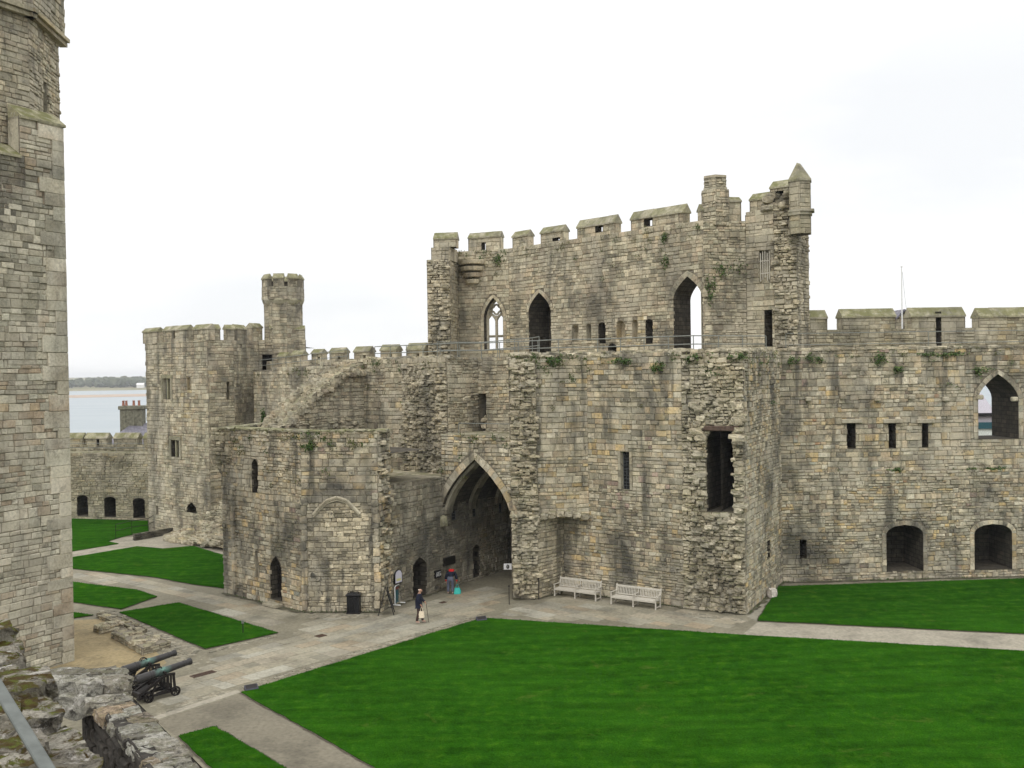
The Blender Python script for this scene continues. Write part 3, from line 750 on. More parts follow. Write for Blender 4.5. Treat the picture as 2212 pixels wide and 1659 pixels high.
a.build('broken_spur', MR, gate)
a = MB(); a.bbox(Sp.W((o_hole['ul'] + o_hole['ur']) / 2, o_hole['za'] + .14, .02), (o_hole['ur'] - o_hole['ul'] + .9, .55, .26), .04, 0, Matrix.Rotation(math.atan2(Sp.d.y, Sp.d.x), 3, 'Z')); a.build('lintel', plain('reddish_lintel', (.10, .068, .052), .9, 0, .5, 6, .6), gate)
Rs = Facet(S1, G(1690, 1258)); a = MB()
o_rs = op(Rs, 1657, 1663, 1168, 1207, 'rect', None, 1.2)
facet(a, Rs, 0, ZW, dict(RUB, cprot=.03), [o_rs], seed=52, thick=1.2, caps=False); a.build('flank_wall', MG, gate)
# walls left of the arch: the ledge, the inner back wall, the recess with its slit
Gw = Facet(XY(786, 900, 63.9), XY(965, 900, 59.0)); a = MB()
facet(a, Gw, 5.2, ZW, COARSE, seed=53, thick=1.4)
rgh = Facet(Gw.W(Gw.L * .50, 0, .02).xy, Gw.W(Gw.L + .05, 0, .02).xy)
a.build('inner_wall', MK, gate)
a = MB(); facet(a, rgh, 6.0, ZW - .3, ROUGH, seed=54, thick=.4); scar(a, rgh, .1, rgh.L - .1, 6.2, ZW - .6, 9, .16, 54); a.build('broken_jamb', MR, gate)
Kw = Facet(Gw.B - Vector((Gw.n.x, Gw.n.y)) * 2.6, XY(1125, 850, 58.6)); a = MB()
o_k = op(Kw, 1030, 1050, 850, 936, 'rect', None, 2.0)
facet(a, Kw, 8.0, ZW, RUB, [o_k], seed=55, thick=1.0); a.build('recess_wall', MK, gate)
a = MB(); facet(a, Facet(Gw.B + LV * .14, Kw.A + LV * .14), 8.0, ZW, RUB, seed=56, thick=.1); a.build('recess_return', MK, gate)
a = MB(); q = Kw.W(o_k['ul'] + .35, 8.75, -.4)
for k in range(8): a.rock((q.x + (k % 2) * .22, q.y, 8.3 + k * .2), (.45, .4, .24), 80 + k, R(-30), 0, 2)
a.build('broken_masonry', M_RUIN, gate)
# wall-walk floors
a = MB(); 
fl(a, [Gw.A, Gw.B, Kw.A, Kw.B, PR0, PR1, Ch.B, B1, S1, Rs.B, (20, 64), (4, 78), (-14, 78)], ZW - .12)
fl(a, [gF1a - LV * 3, gF1a, gF1b, Gw.B + E * .2, Gw.A], 6.46)
fl(a, [H.A + dF1 * .3, H.B + dF1 * .3, Kw.B, Kw.A], 8.84)
a.build('wall_walk', [M_RUIN], gate)
# low ragged kerb along the wall head
a = MB(); rr = random.Random(91)
for Fk in (Gw, Facet(PR0, PR1), Ch, Bw, Sp, Rs):
    u = 0; a = MB()
    while u < Fk.L:
        l = rr.uniform(.3, .7); a.rock(Fk.W(u + l / 2, ZW + rr.uniform(-.05, .06), -.3), (l * 1.05, .6, rr.uniform(.16, .3)), int(u * 9) + 3, math.atan2(Fk.d.y, Fk.d.x), 0, 2, .12); u += l
    a.build('wall_coping', M_RUIN, gate)

# upper storey
ZT = 21.2
U = [XY(972, 640, 70.3), XY(990, 640, 73.2), XY(1100, 640, 71.8), XY(1520, 600, 59.6), XY(1612, 600, 60.2), XY(1672, 600, 59.0), XY(1722, 600, 58.7), XY(1748, 600, 60.2)]
Q1 = Facet(XY(924, 640, 70.5), U[0])
a = MB(); facet(a, Q1, 12.6, 20.3, ROUGH, seed=61, thick=2.2); scar(a, Q1, 0.05, Q1.L - .05, 12.8, 20.2, 6, .2, 61); facet(a, Facet(XY(932, 530, 70.6), U[0]), 20.3, 21.2, COARSE, seed=60, thick=2.0)
a.build('broken_end', [M_MORT, M_RUIN, M_CORE], gate)
a = MB(); ring = MB()
U1, U2, U3, U4, U5 = [Facet(U[i], U[i + 1]) for i in range(5)]
facet(a, U1, 12.6, ZT, COARSE, seed=62, thick=.3, caps=False)
w1 = op(U2, 1046, 1087, 643, 756, 'arch', 684, 2.0, True, .24)
facet(a, U2, 12.6, ZT, COARSE, [w1], seed=63, thick=1.0, ringacc=ring)
w2 = op(U3, 1143, 1190, 632, 762, 'arch', 672, 2.3, True, .26)
w3 = op(U3, 1456, 1518, 597, 760, 'arch', 644, 2.3, True, .36)
for o_ in (w1, w2, w3): o_['noleg'] = True
w2['through'] = False; w2['depth'] = 2.0
nich = [op(U3, 1236, 1250, 701, 736, 'round', 709, .5), op(U3, 1267, 1277, 699, 734, 'round', 705, .5), op(U3, 1293, 1308, 696, 742, 'round', 705, 1.8), op(U3, 1332, 1350, 692, 734, 'round', 702, .5), op(U3, 1366, 1378, 690, 732, 'round', 697, .5), op(U3, 1395, 1410, 689, 742, 'round', 698, 2.3, True), op(U3, 1314, 1331, 741, 760, 'arch', 749, 1.0)]
rings = [ring, MB(), MB()]
facet(a, U3, 12.6, ZT, COARSE, [w2, w3] + nich, seed=64, thick=1.7, ringacc={id(w2): rings[1], id(w3): rings[2]})
facet(a, U4, 12.6, ZT, RUB, seed=65, thick=.45)
a.build('upper_wall', MU, gate)
for r_ in rings: r_.build('window_surround', [M_MORT, M_UP], gate)
# right end of the upper storey: a recess with the slatted opening and a doorway, then the broken pier
o_sl = op(U5, 1640, 1664, 541, 612, 'rect', None, .35); o_ud = op(U5, 1652, 1668, 670, 748, 'rect', None, 1.8)
a = MB(); facet(a, U5, 12.6, ZT + .35, COARSE, [o_sl, o_ud], prof=[(0, ZT + .35), (U5.L * .4, ZT + .5), (U5.L, ZT + .9)], seed=66, thick=2.2); a.build('end_wall', MU, gate)
a = MB(); n = 5
for i in range(n):
    u = o_sl['ul'] + (o_sl['ur'] - o_sl['ul']) * (i + .5) / n; a.bbox(U5.W(u, (o_sl['zb'] + o_sl['za']) / 2 + .1 + .12 * ((i * 7) % 3 - 1), -.05), (.05, .04, o_sl['za'] - o_sl['zb'] - .25), .008, 0, Matrix.Rotation(math.atan2(U5.d.y, U5.d.x), 3, 'Z'))
for z in (o_sl['zb'] + .6, o_sl['za'] - .6): a.tube(U5.W(o_sl['ul'], z, -.09), U5.W(o_sl['ur'], z, -.09), .035, n=4)
a.build('slatted_shutter', M_TEAK, gate)
Q2 = Facet(U[5], U[6]); Q3 = Facet(U[6], U[7])
a = MB(); facet(a, Q2, 12.6, 21.9, ROUGH, seed=67, thick=2.4); scar(a, Q2, 0.05, Q2.L - .05, 12.8, 21.8, 6, .2, 67); facet(a, Q3, 12.6, 21.6, RUB, seed=68, thick=1.0)
rr = random.Random(5)
for k in range(16): q = Q2.W(rr.uniform(-.3, Q2.L), 21.9 + rr.uniform(-.2, .7), -rr.uniform(.1, 1.2)); a.rock(q, (rr.uniform(.4, .8), .6, rr.uniform(.25, .4)), 200 + k, rr.uniform(0, 3), 1, 2)
a.build('broken_pier', MR, gate)
# corbelled stair turret inside the left corner
a = MB(); q = XY(1022, 580, 72.9)
zc = PY(1022, 608, 72.6).z; zt = PY(1022, 567, 72.6).z
for k in range(4):
    z = zc + (zt - zc) * k / 3; rad = .55 + .17 * k
    a.lathe([(-.17, rad - .12), (-.12, rad), (.08, rad + .04), (.16, rad + .04), (.17, 0)], (q.x, q.y, z), (0, 0, 1), 12)
a.build('corbelling', M_UP, gate)
# tracery of the first window
def tracery(F, o, depth, parent):
    ul, ur, zb, zs, za = o['ul'], o['ur'], o['zb'], o['zs'], o['za']; uc = (ul + ur) / 2; hw = (ur - ul) / 2
    a = MB(); t = .11
    def bar(p, q, r=t):
        a.tube(F.W(p[0], p[1], -depth), F.W(q[0], q[1], -depth), r, n=6)
    P = [x for x in o['poly']]
    for i in range(1, len(P)): bar(P[i], P[(i + 1) % len(P)], .16)
    bar((uc, zb), (uc, zs + .1)); zt = zb + (zs - zb) * .42; bar((ul, zt), (ur, zt), .09)
    for s in (-1, 1):                                       # two cusped lights
        c = uc + s * hw / 2; h2 = hw / 2 - .02; pts = []
        for k in range(9):
            an = math.pi * k / 8; pts.append((c + math.cos(an) * h2, zs - .25 + math.sin(an) * h2 * 1.35 - .12 * abs(math.sin(2 * an))))
        for p, q in zip(pts, pts[1:]): bar(p, q, .10)
    cz = zs + (za - zs) * .40; r = hw * .34                  # quatrefoil
    pts = []
    for k in range(33):
        an = 2 * math.pi * k / 32; rr = r * (1.0 + .42 * abs(math.cos(2 * an))); pts.append((uc + math.cos(an) * rr, cz + math.sin(an) * rr))
    for p, q in zip(pts, pts[1:]): bar(p, q, .075)
    # solid spandrels between foils and arch
    for s in (-1, 1):
        for d0, d1 in ((.30, .0), (.55, .1)):
            z = zs + (za - zs) * d0
            w_in = r * (1.35 if d0 < .5 else 1.15); w_out = abs(ext(P, z)[1] - uc)
            a.poly([F.W(uc + s * w_in, z - .3, -depth), F.W(uc + s * w_out, z - .3, -depth), F.W(uc + s * w_out * .9, z + .42, -depth), F.W(uc + s * w_in * .6, z + .5, -depth)])
    a.build('window_tracery', M_DRESS, parent)
tracery(U2, w1, .62, gate)
# merlons of the upper storey
def mer(F, xl, xr, ys, yr, yb, t, mats, slit=None, seed=0, zb=None, parent=gate, o0=-.9, st=ASH, ret=0):
    xr -= ret
    Fm = Facet(F.W(0, 0, o0).xy, F.W(F.L, 0, o0).xy)
    xm = (xl + xr) / 2; u0, u1 = Fm.uv(xl, ys)[0], Fm.uv(xr, ys)[0]
    zs = Fm.uv(xm, ys)[1]; zr = max(zs + .25, Fm.uv(xm, yr)[1] - .1)
    s = None
    if slit: s = (Fm.uv(slit[0], ys)[0], Fm.uv(slit[1], ys)[0], Fm.uv((slit[0] + slit[1]) / 2, slit[3])[1], Fm.uv((slit[0] + slit[1]) / 2, slit[2])[1])
    return merlon(parent, Fm, u0, u1, zb if zb is not None else Fm.uv(xm, yb)[1], zs, zr, t, mats, seed, s, st)
mer(Q1, 937, 985, 516, 497, 545, 1.0, MU, None, 71, ZT, o0=-.2)
mer(U2, 1012, 1080, 513, 497, 545, .7, MU, (1040, 1049, 524, 541), 72, ZT, o0=-.5)
mer(U3, 1107, 1156, 511, 494, 530, .62, MU, None, 73, ZT, o0=-.5, ret=17)
mer(U3, 1168, 1232, 502, 484, 525, .62, MU, (1193, 1209, 514, 520), 74, ZT, o0=-.5, ret=17)
mer(U3, 1247, 1345, 487, 465, 508, .62, MU, (1286, 1302, 488, 501), 75, ZT, o0=-.5, ret=17)
mer(U3, 1363, 1494, 467, 444, 495, .62, MU, (1391, 1409, 473, 489), 76, ZT, o0=-.5, ret=17)
mer(U4, 1516, 1546, 455, 436, 470, .62, MU, None, 77, ZT, o0=-.5); mer(U4, 1568, 1600, 436, 420, 470, .62, MU, None, 78, ZT, o0=-.5)
mer(U5, 1620, 1662, 431, 410, 460, .9, MU, None, 79, ZT + .3); mer(U5, 1664, 1704, 405, 383, 440, .9, MU, (1676, 1692, 412, 432), 80, ZT + .5)
a = MB()                                                 # continuous parapet foot behind the merlons
for F in (U2, U3, U4): facet(a, Facet(F.W(0, 0, -.52).xy, F.W(F.L, 0, -.52).xy), ZT - .02, ZT + .06, ASH, seed=int(F.L * 7), thick=.6)
a.build('parapet', MU, gate)
# chimney-like watch stack and the pinnacled end turret
a = MB(); q = XY(1545, 430, 60.5); z0 = ZT - .3; z1 = PY(1544, 413, 60.5).z; z2 = PY(1544, 384, 60.5).z
def ngon(c, r, n, rot=0, sx=1, sy=1): return [Vector((c.x + math.cos(rot + 2 * math.pi * i / n) * r * sx, c.y + math.sin(rot + 2 * math.pi * i / n) * r * sy)) for i in range(n)]
def drum(acc, c, r, n, z0, z1, st, seed, rot=0, ops=None, thick=0, skip=()):
    P = ngon(c, r, n, rot); fs = []
    for i in range(n):
        F = Facet(P[i], P[(i + 1) % n]); fs.append(F)
        if i in skip: continue
        facet(acc, F, z0, z1, st, (ops or {}).get(i, ()), seed=seed + i, thick=thick)
    return fs
drum(a, q, .90, 6, z0, z1, RUB, 90, R(20)); fl(a, ngon(q, .88, 6, R(20)), z1 - .02, 1)
a.prism([(p.x, p.y) for p in ngon(q, .80, 6, R(20))], z1 - .1, z1 + .14, 1)
drum(a, q, .70, 6, z1, z2, RUB, 97, R(20)); a.prism([(p.x, p.y) for p in ngon(q, .76, 6, R(20))], z2 - .08, z2 + .06, 1)
a.build('chimney_stack', MU, gate)
a = MB(); q = XY(1728, 420, 58.2); z0 = PY(1728, 462, 58.2).z; z1 = PY(1728, 392, 58.2).z; z2 = PY(1726, 355, 58.2).z
drum(a, q, .66, 6, z0 - 1.2, z1, ASH, 110, R(12)); a.build('pinnacle', [M_MORT, M_FAR, M_CORE], gate)
a = MB(); a.prism([(p.x, p.y) for p in ngon(q, .76, 6, R(12))], z0 - .12, z0 + .06); a.prism([(p.x, p.y) for p in ngon(q + Vector((.06, 0)), .84, 6, R(12))], z0 + .065, z0 + .2); a.build('pinnacle_moulding', M_CAP, gate)
a = MB(); P = ngon(q, .74, 6, R(12)); tip = [(q.x - .16, q.y, z2 + .1), (q.x + .06, q.y + .05, z2 + .05)]
for i in range(6):
    p, r_ = P[i], P[(i + 1) % 6]; a.poly([(p.x, p.y, z1 - .06), (r_.x, r_.y, z1 - .06), (r_.x, r_.y, z1 + .06), (p.x, p.y, z1 + .06)]); a.poly([(p.x, p.y, z1 + .06), (r_.x, r_.y, z1 + .06), tip[0] if i in (2, 3, 4) else tip[1]])
a.poly([(*P[2], z1 + .06), tip[0], tip[1]]); a.poly([(*P[5], z1 + .06), tip[1], tip[0]])
a.build('pinnacle_cap', M_CAP, gate)

# ================================================================== CURTAIN WALL (right)
cur = thing('curtain_wall', 'long straight battlemented curtain wall with barred slits and low arched recesses on the right', 'castle wall', (22, 59, 0))
cA, cB = G(1690, 1258), G(2212, 1245); dC = (cB - cA).normalized()
RC = Facet(cA, cA + dC * 27); a = MB(); ring = MB()
o1 = op(RC, 1915, 1994, 1134, 1234, 'round', 1150, 2.6, ring=.26); o2 = op(RC, 2105, 2186, 1132, 1230, 'round', 1150, 2.6, ring=.26)
for o in (o1, o2): o['poly'] = arch_poly(o['ul'], o['ur'], o['zb'], o['za'] - .55, o['za'], 'round')
sl0 = op(RC, 1728, 1742, 1166, 1207, 'rect', None, 1.0)
rings = [ring, MB(), MB()]
facet(a, RC, 0, 6.3, RUB, [o1, o2, sl0], seed=121, thick=3.2, ringacc={id(o1): rings[0], id(o2): rings[1]})
RCu = Facet(RC.W(0, 0, -.14).xy, RC.W(RC.L, 0, -.14).xy)
sl = [op(RCu, 1830, 1848, 914, 968, 'rect', None, 1.5), op(RCu, 1920, 1935, 914, 968, 'rect', None, 3.0, True), op(RCu, 1992, 2005, 914, 966, 'rect', None, 1.5)]
wr = op(RCu, 2113, 2200, 808, 948, 'arch', 862, 3.0, True, .28)
facet(a, RCu, 6.3, 13.4, COARSE, sl + [wr], seed=122, thick=3.0, ringacc=rings[2])
for o in (o1, o2):                                       # slits of daylight in the recess backs
    pass
a.build('wall', MG, cur); [r_.build('arch_surround', [M_MORT, M_BUFF], cur) for r_ in rings]
for k, o in enumerate(sl):
    a = MB(); a.bbox(RCu.W((o['ul'] + o['ur']) / 2 + .0, o['za'] + .12, .02), ((o['ur'] - o['ul']) + .7, .3, .24), .03, 0, Matrix.Rotation(math.atan2(dC.y, dC.x), 3, 'Z')); a.build('lintel', M_DRESS, cur)
a = MB(); rr = random.Random(8)
for k in range(7):
    q = RCu.uv(1745 + k * 74, 858 if k % 2 else 862); a.bbox(RCu.W(q[0], q[1], .1), (.34, .32, .26), .05, 0)
a.build('corbel_stones', M_DRESS, cur)
RP = Facet(RC.W(.3, 0, -2.5).xy, RC.W(RC.L, 0, -2.5).xy)
slt = None
ms = [(1716, 1786, 688, 667, None), (1819, 1934, 685, 664, None), (1968, 2084, 684, 661, (2022, 2033, 694, 712)), (2115, 2262, 684, 661, None), (2300, 2420, 683, 660, None)]
zp = RP.uv(1950, 710)[1]
a = MB(); us = RP.uv(2022, 700)[0], RP.uv(2033, 700)[0]
facet(a, RP, 13.2, zp, COARSE, [mkop(us[0], us[1], 13.4, zp - .01, zp - .01, 'rect', .9, True)], seed=123, thick=.9); a.build('parapet', [M_MORT, M_FAR, M_CORE], cur)
for k, (xl, xr, ys, yr, s) in enumerate(ms):
    u0, u1 = RP.uv(xl, ys)[0], RP.uv(xr, ys)[0]; zs = RP.uv((xl + xr) / 2, ys)[1]; zr = RP.uv((xl + xr) / 2, yr)[1] - .05
    merlon(cur, RP, max(u0, 0), u1, zp, zs, zr, .9, [M_MORT, M_FAR, M_CORE], 130 + k * 3, (us[0], us[1], zp + .01, zp + 1.0) if s else None)
a = MB(); fl(a, [RC.W(0, 0, -.1), RC.W(RC.L, 0, -.1), RC.W(RC.L, 0, -2.6), RC.W(0, 0, -2.6)], 13.42)
u = 0
while u < RC.L:
    l = rr.uniform(.4, .9); a.rock(RC.W(u + l / 2, 13.42, -.32), (l * 1.03, .5, .18), int(u * 5), math.atan2(dC.y, dC.x), 0, 2, .1); u += l
a.build('wall_walk', M_RUIN, cur)

# ================================================================== LOW ROOFLESS GUARD TOWER
gt = thing('guard_tower', 'low roofless stone tower with blind arch hood and barred door, left of the gate', 'tower', (-11, 56, 0))
g0, g1, g2 = G(484, 1281), G(655, 1322), G(822, 1322)
W1, W2 = Facet(g0, g1), Facet(g1, g2); ZG = 9.45
a = MB()
s1 = op(W1, 545, 557, 992, 1064, 'rect', None, .7); s2 = op(W1, 552, 558, 1190, 1248, 'rect', None, .5); s3 = op(W1, 585, 608, 1202, 1296, 'arch', 1228, .9)
s1['poly'] = arch_poly(s1['ul'], s1['ur'], s1['zb'], s1['za'] - .3, s1['za'], 'arch')
facet(a, W1, 0, ZG, RUB, [s1, s2, s3], seed=141, thick=.9, rag=.12)
facet(a, W2, 5.7, ZG, COARSE, seed=142, thick=.9, rag=.12)
st_w = MB(); facet(st_w, W2, 0, 5.7, RUB, seed=149, thick=.9)
W3 = Facet(g2, gF1a + dF1 * .25); facet(a, W3, 0, ZG, ROUGH, seed=143, thick=.5, rag=.2); scar(a, W3, 0, W3.L, 3, ZG - .2, 5, .25, 143)
bk = XY(600, 915, 64.4); Wb = Facet(bk, g0); facet(a, Wb, 5, ZG, RUB, seed=144, thick=.6)
Wi = Facet(g0 + E * .7 + LV * .3, bk + LV * .6); facet(a, Wi, 5, ZG, RUB, seed=145, thick=.0)
fl(a, [g0, g1, g2, gF1a + E * 3, bk + E * 1], 8.2, 2)
a.build('wall', [M_MORT, M_GUARD, M_CORE], gt); st_w.build('stained_wall', [M_MORT, M_STAINED, M_CORE], gt)
a = MB()                                              # the overhanging broken corner, top left
facet(a, Facet(XY(461, 960, 57.9), g0 + W1.d * 1.0), 7.6, ZG - .02, dict(ROUGH, prot=.25), seed=146, thick=.9)
for k in range(8): q = XY(470 + 3 * k % 20, 1000, 57.9); a.rock((q.x + .25 + .06 * k, q.y - .05, 7.5 - k * .26), (.9 - k * .08, .7, .34), 30 + k, R(-40), 1, 2)
a.build('broken_corner', MR, gt)
a = MB(); rr = random.Random(12)
for F in (W1, W2):
    u = 0
    while u < F.L:
        l = rr.uniform(.3, .8); a.rock(F.W(u + l / 2, ZG, -.42), (l * 1.05, .95, rr.uniform(.08, .17)), int(u * 9), math.atan2(F.d.y, F.d.x), 0, 2, .1); u += l
u = 0
while u < Wb.L:
    l = .7; a.rock(Wb.W(u + l / 2, ZG, -.3), (l * 1.05, .6, .12), int(u * 9), math.atan2(Wb.d.y, Wb.d.x), 0, 2, .1); u += l
a.build('wall_head', M_CAP, gt)
a = MB()                                              # blind arch hood mould
pts = [W2.uv(x, y) for x, y in ((677, 1111), (690, 1096), (706, 1081), (728, 1074), (750, 1081), (764, 1095), (778, 1110))]
for p, q in zip(pts, pts[1:]):
    for dz, o, r in ((0, .06, .09), (-.13, .03, .06)): a.tube(W2.W(p[0], p[1] + dz, o), W2.W(q[0], q[1] + dz, o), r, n=6)
a.build('hood_mould', M_DRESS, gt)
a = MB()                                              # corner shafts (ragged grooves in the masonry)
for F, u, z0, z1 in ((W1, 1.15, .2, 6.2), (W2, .12, .1, 5.6), (W2, W2.L - .15, .2, 6.0)):
    z = z0; k = 0; a = MB()
    while z < z1:
        h = rr.uniform(.25, .55); a.rock(F.W(u + rr.uniform(-.05, .05), z + h / 2, .02), (rr.uniform(.25, .4), .22, h * .95), k + 60, math.atan2(F.d.y, F.d.x), 0, 2, .12); z += h; k += 1
    a.build('corner_shaft', M_GUARD, gt)
# barred door
a = MB(); dz0, dz1 = s3['zb'], s3['za']
n = 4
for i in range(n + 1): u = s3['ul'] + .05 + (s3['ur'] - s3['ul'] - .1) * i / n; a.tube(W1.W(u, dz0, -.45), W1.W(u, min(dz1, s3['zs'] + (dz1 - s3['zs']) * (1 - abs(2 * i / n - 1) ** 1.7)), -.45), .022, n=5)
for i in range(7): z = dz0 + .1 + (s3['zs'] - dz0) * i / 6; a.tube(W1.W(s3['ul'] + .04, z, -.46), W1.W(s3['ur'] - .04, z, -.46), .02, n=5)
a.build('barred_gate', M_IRON, gt)
grid_pane(gt, W1, s1['ul'], s1['ur'], s1['zb'], s1['za'] - .15, .45, 2, 9)
# threshold step
a = MB(); a.bbox(W1.W((s3['ul'] + s3['ur']) / 2, .09, .25), (1.2, .5, .16), .02, 0, Matrix.Rotation(math.atan2(W1.d.y, W1.d.x), 3, 'Z')); a.build('doorstep', M_DRESS, gt)

# ================================================================== LEFT CURTAIN, its stub wall and merlons
lc = thing('curtain_wall', 'battlemented wall stretch between the gatehouse and the far turreted tower', 'castle wall', (-15, 72, 0))
lA, lB = XY(548, 850, 78.5), XY(742, 850, 66.3)
LC = Facet(lA, lB); a = MB()
facet(a, LC, 0, 12.7, COARSE, prof=[(0, 12.75), (LC.L, 13.25)], seed=151, thick=1.2); a.build('wall', MK, lc)
a = MB(); fl(a, [LC.A, LC.B, LC.B + E * 5, XY(900, 760, 71.5), LC.A + E * 5], 12.72); a.build('wall_walk', M_RUIN, lc)
LP = Facet(XY(575, 760, 80.2), XY(936, 740, 70.4)); a = MB()
facet(a, LP, 12.5, LP.uv(600, 785)[1], ASH, prof=[(0, LP.uv(600, 784)[1]), (LP.L, LP.uv(910, 769)[1])], seed=152, thick=.8); a.build('parapet', MK, lc)
for k, (xl, xr, yr, ys) in enumerate(((600, 628, 759, 770), (630, 662, 755, 767), (673, 704, 752, 764), (712, 752, 749, 762), (765, 808, 746, 760), (822, 866, 742, 757), (879, 926, 739, 756))):
    xm = (xl + xr) / 2; u0, u1 = LP.uv(xl, ys)[0], LP.uv(xr - 9, ys)[0]; zs, zr = LP.uv(xm, ys)[1], LP.uv(xm, yr)[1] - .05
    zb = LP.uv(xm, 784 - (xm - 600) * .048)[1] - .12; sx = LP.uv(xm, ys)[0]
    merlon(lc, LP, u0, u1, zb, zs, zr, .55, MK, 160 + 3 * k, (sx - .12, sx + .12, zb + .02, zs - .25) if k > 1 else None)
# stub of a broken cross wall, its sloping rubble top
stub = thing('broken_wall', 'broken stub of cross wall with sloping rubble top above the guard tower', 'ruined wall', (-12, 63, 0))
S0 = Gw.A + LV * .1
def stub_top(s): return 13.1 - 3.7 * (max(0, s) / 6.2) ** 1.5
SR = Facet(S0 - E * 6.4, S0); a = MB(); pr = [(SR.L * k / 10, stub_top(SR.L - SR.L * k / 10)) for k in range(11)]
facet(a, SR, 4, 9.3, RUB, prof=pr, seed=155, thick=2.2, rag=.1)
rr = random.Random(77)
for k in range(430):
    s = rr.uniform(-.2, 6.6); wv = rr.uniform(-.15, 2.6); q = S0 - E * s - LV * wv
    a.rock((q.x, q.y, stub_top(s) + rr.uniform(-.25, .12) - .22 * abs(wv - 1.2) ** 1.5), (rr.uniform(.25, .6), rr.uniform(.22, .5), rr.uniform(.2, .42)), k, rr.uniform(0, 3), 1, 2)
scar(a, SR, .2, SR.L - .3, 8.6, 9.6, 7, .2, 155)
a.build('rubble_core', [M_MORT, M_SCAR, M_CORE], stub)

# ================================================================== FAR TURRETED TOWER
wt = thing('well_tower', 'far battlemented stone tower crowned by a slim octagonal turret', 'tower', (-27, 81, 0))
MW = [M_MORT, M_WELL, M_CORE]
T = [XY(318, 930, 81.5), XY(452, 930, 75.8), XY(508, 930, 77.2), XY(562, 930, 80.5), XY(660, 760, 81.5)]
ZC = PY(452, 734, 75.8).z
T1, T2, T3 = Facet(T[0], T[1]), Facet(T[1], T[2]), Facet(T[2], T[3])
a = MB()
wA = op(T1, 353, 369, 818, 862, 'rect', None, .5); wA2 = op(T1, 405, 411, 815, 842, 'rect', None, .2); wB = op(T1, 371, 388, 951, 987, 'rect', None, .8)
dd = op(T1, 404, 424, 1086, 1108, 'arch', 1100, 1.0); d2 = op(T1, 337, 342, 1093, 1112, 'rect', None, .6)
wC = op(T2, 490, 496, 825, 863, 'rect', None, .5)
facet(a, T1, 0, ZC, COARSE, [wA, wA2, wB, dd, d2], seed=171, thick=1.2); facet(a, T2, 0, ZC, COARSE, [wC], seed=172, thick=1.2); facet(a, T3, 0, ZC, COARSE, seed=173, thick=1.2)
Tl = Facet(T[0] + Vector((-1.5, 5)), T[0]); facet(a, Tl, 0, ZC, COARSE, seed=174, thick=.5)
td = op(Facet(T[3], T[4]), 567, 588, 766, 803, 'rect', None, 1.5)
T4 = Facet(T[3], T[4]); facet(a, T4, 0, ZC + .1, COARSE, [td], seed=175, thick=1.2)
fl(a, [T[0], T[1], T[2], T[3], T[4], T[4] + Vector((0, 4)), T[0] + Vector((-1.5, 5))], ZC - .5, 2)
a.build('wall', MW, wt)
grid_pane(wt, T1, wA['ul'], wA['ur'], wA['zb'], wA['za'], .25, 5, 8)
for o in (wA, wB):
    a = MB(); um = (o['ul'] + o['ur']) / 2; a.bbox(T1.W(um, (o['zb'] + o['za']) / 2, -.1), (.16, .2, o['za'] - o['zb']), .02, 0, Matrix.Rotation(math.atan2(T1.d.y, T1.d.x), 3, 'Z'))
    for s in (o['ul'] - .14, o['ur'] + .14): a.bbox(T1.W(s, (o['zb'] + o['za']) / 2, .0), (.26, .16, o['za'] - o['zb'] + .3), .02, 0, Matrix.Rotation(math.atan2(T1.d.y, T1.d.x), 3, 'Z'))
    a.bbox(T1.W(um, o['za'] + .16, .0), (o['ur'] - o['ul'] + .54, .16, .3), .02, 0, Matrix.Rotation(math.atan2(T1.d.y, T1.d.x), 3, 'Z')); a.build('mullion', M_CAP, wt)
for k, (F, xl, xr, ys, yr, sl_) in enumerate(((T1, 309, 341, 717, 705, None), (T1, 353, 406, 713, 700, (374, 378, 716, 731)), (T1, 418, 452, 711, 697, None), (T2, 453, 475, 711, 697, None), (T2, 489, 507, 711, 698, None), (T3, 509, 532, 711, 698, None), (T3, 545, 566, 708, 695, None), (T4, 583, 626, 710, 698, None), (T4, 636, 658, 712, 700, None))):
    mer(F, xl, xr, ys, yr, 735, .5, MW, sl_, 180 + k * 3, ZC - .02, wt, -.05)
tur = XY(612, 660, 82.2); zt = [PY(612, y, 82.2).z for y in (735, 652, 612, 604, 597)]
a = MB(); drum(a, tur, 1.56, 8, ZC - 1, zt[1], ASH, 201, R(22.5)); a.build('turret', MW, wt)
a = MB(); a.lathe([(-.35, 1.5), (-.2, 1.62), (-.05, 1.68), (.05, 1.72), (.2, 1.7)], (tur.x, tur.y, zt[1]), (0, 0, 1), 8); 
o_ = a.build('string_course', M_CAP, wt)
a = MB(); f8 = drum(a, tur, 1.72, 8, zt[1] + .1, PY(612, 622, 82.2).z, ASH, 211, R(22.5), thick=.35); fl(a, ngon(tur, 1.6, 8, R(22.5)), zt[1] + .5, 2); a.build('turret_head', MW, wt)
for i, F in enumerate(f8): merlon(wt, F, F.L * .2, F.L * .8, PY(612, 622, 82.2).z, zt[3] - .02, zt[4] + .12, .28, MW, 230 + i)

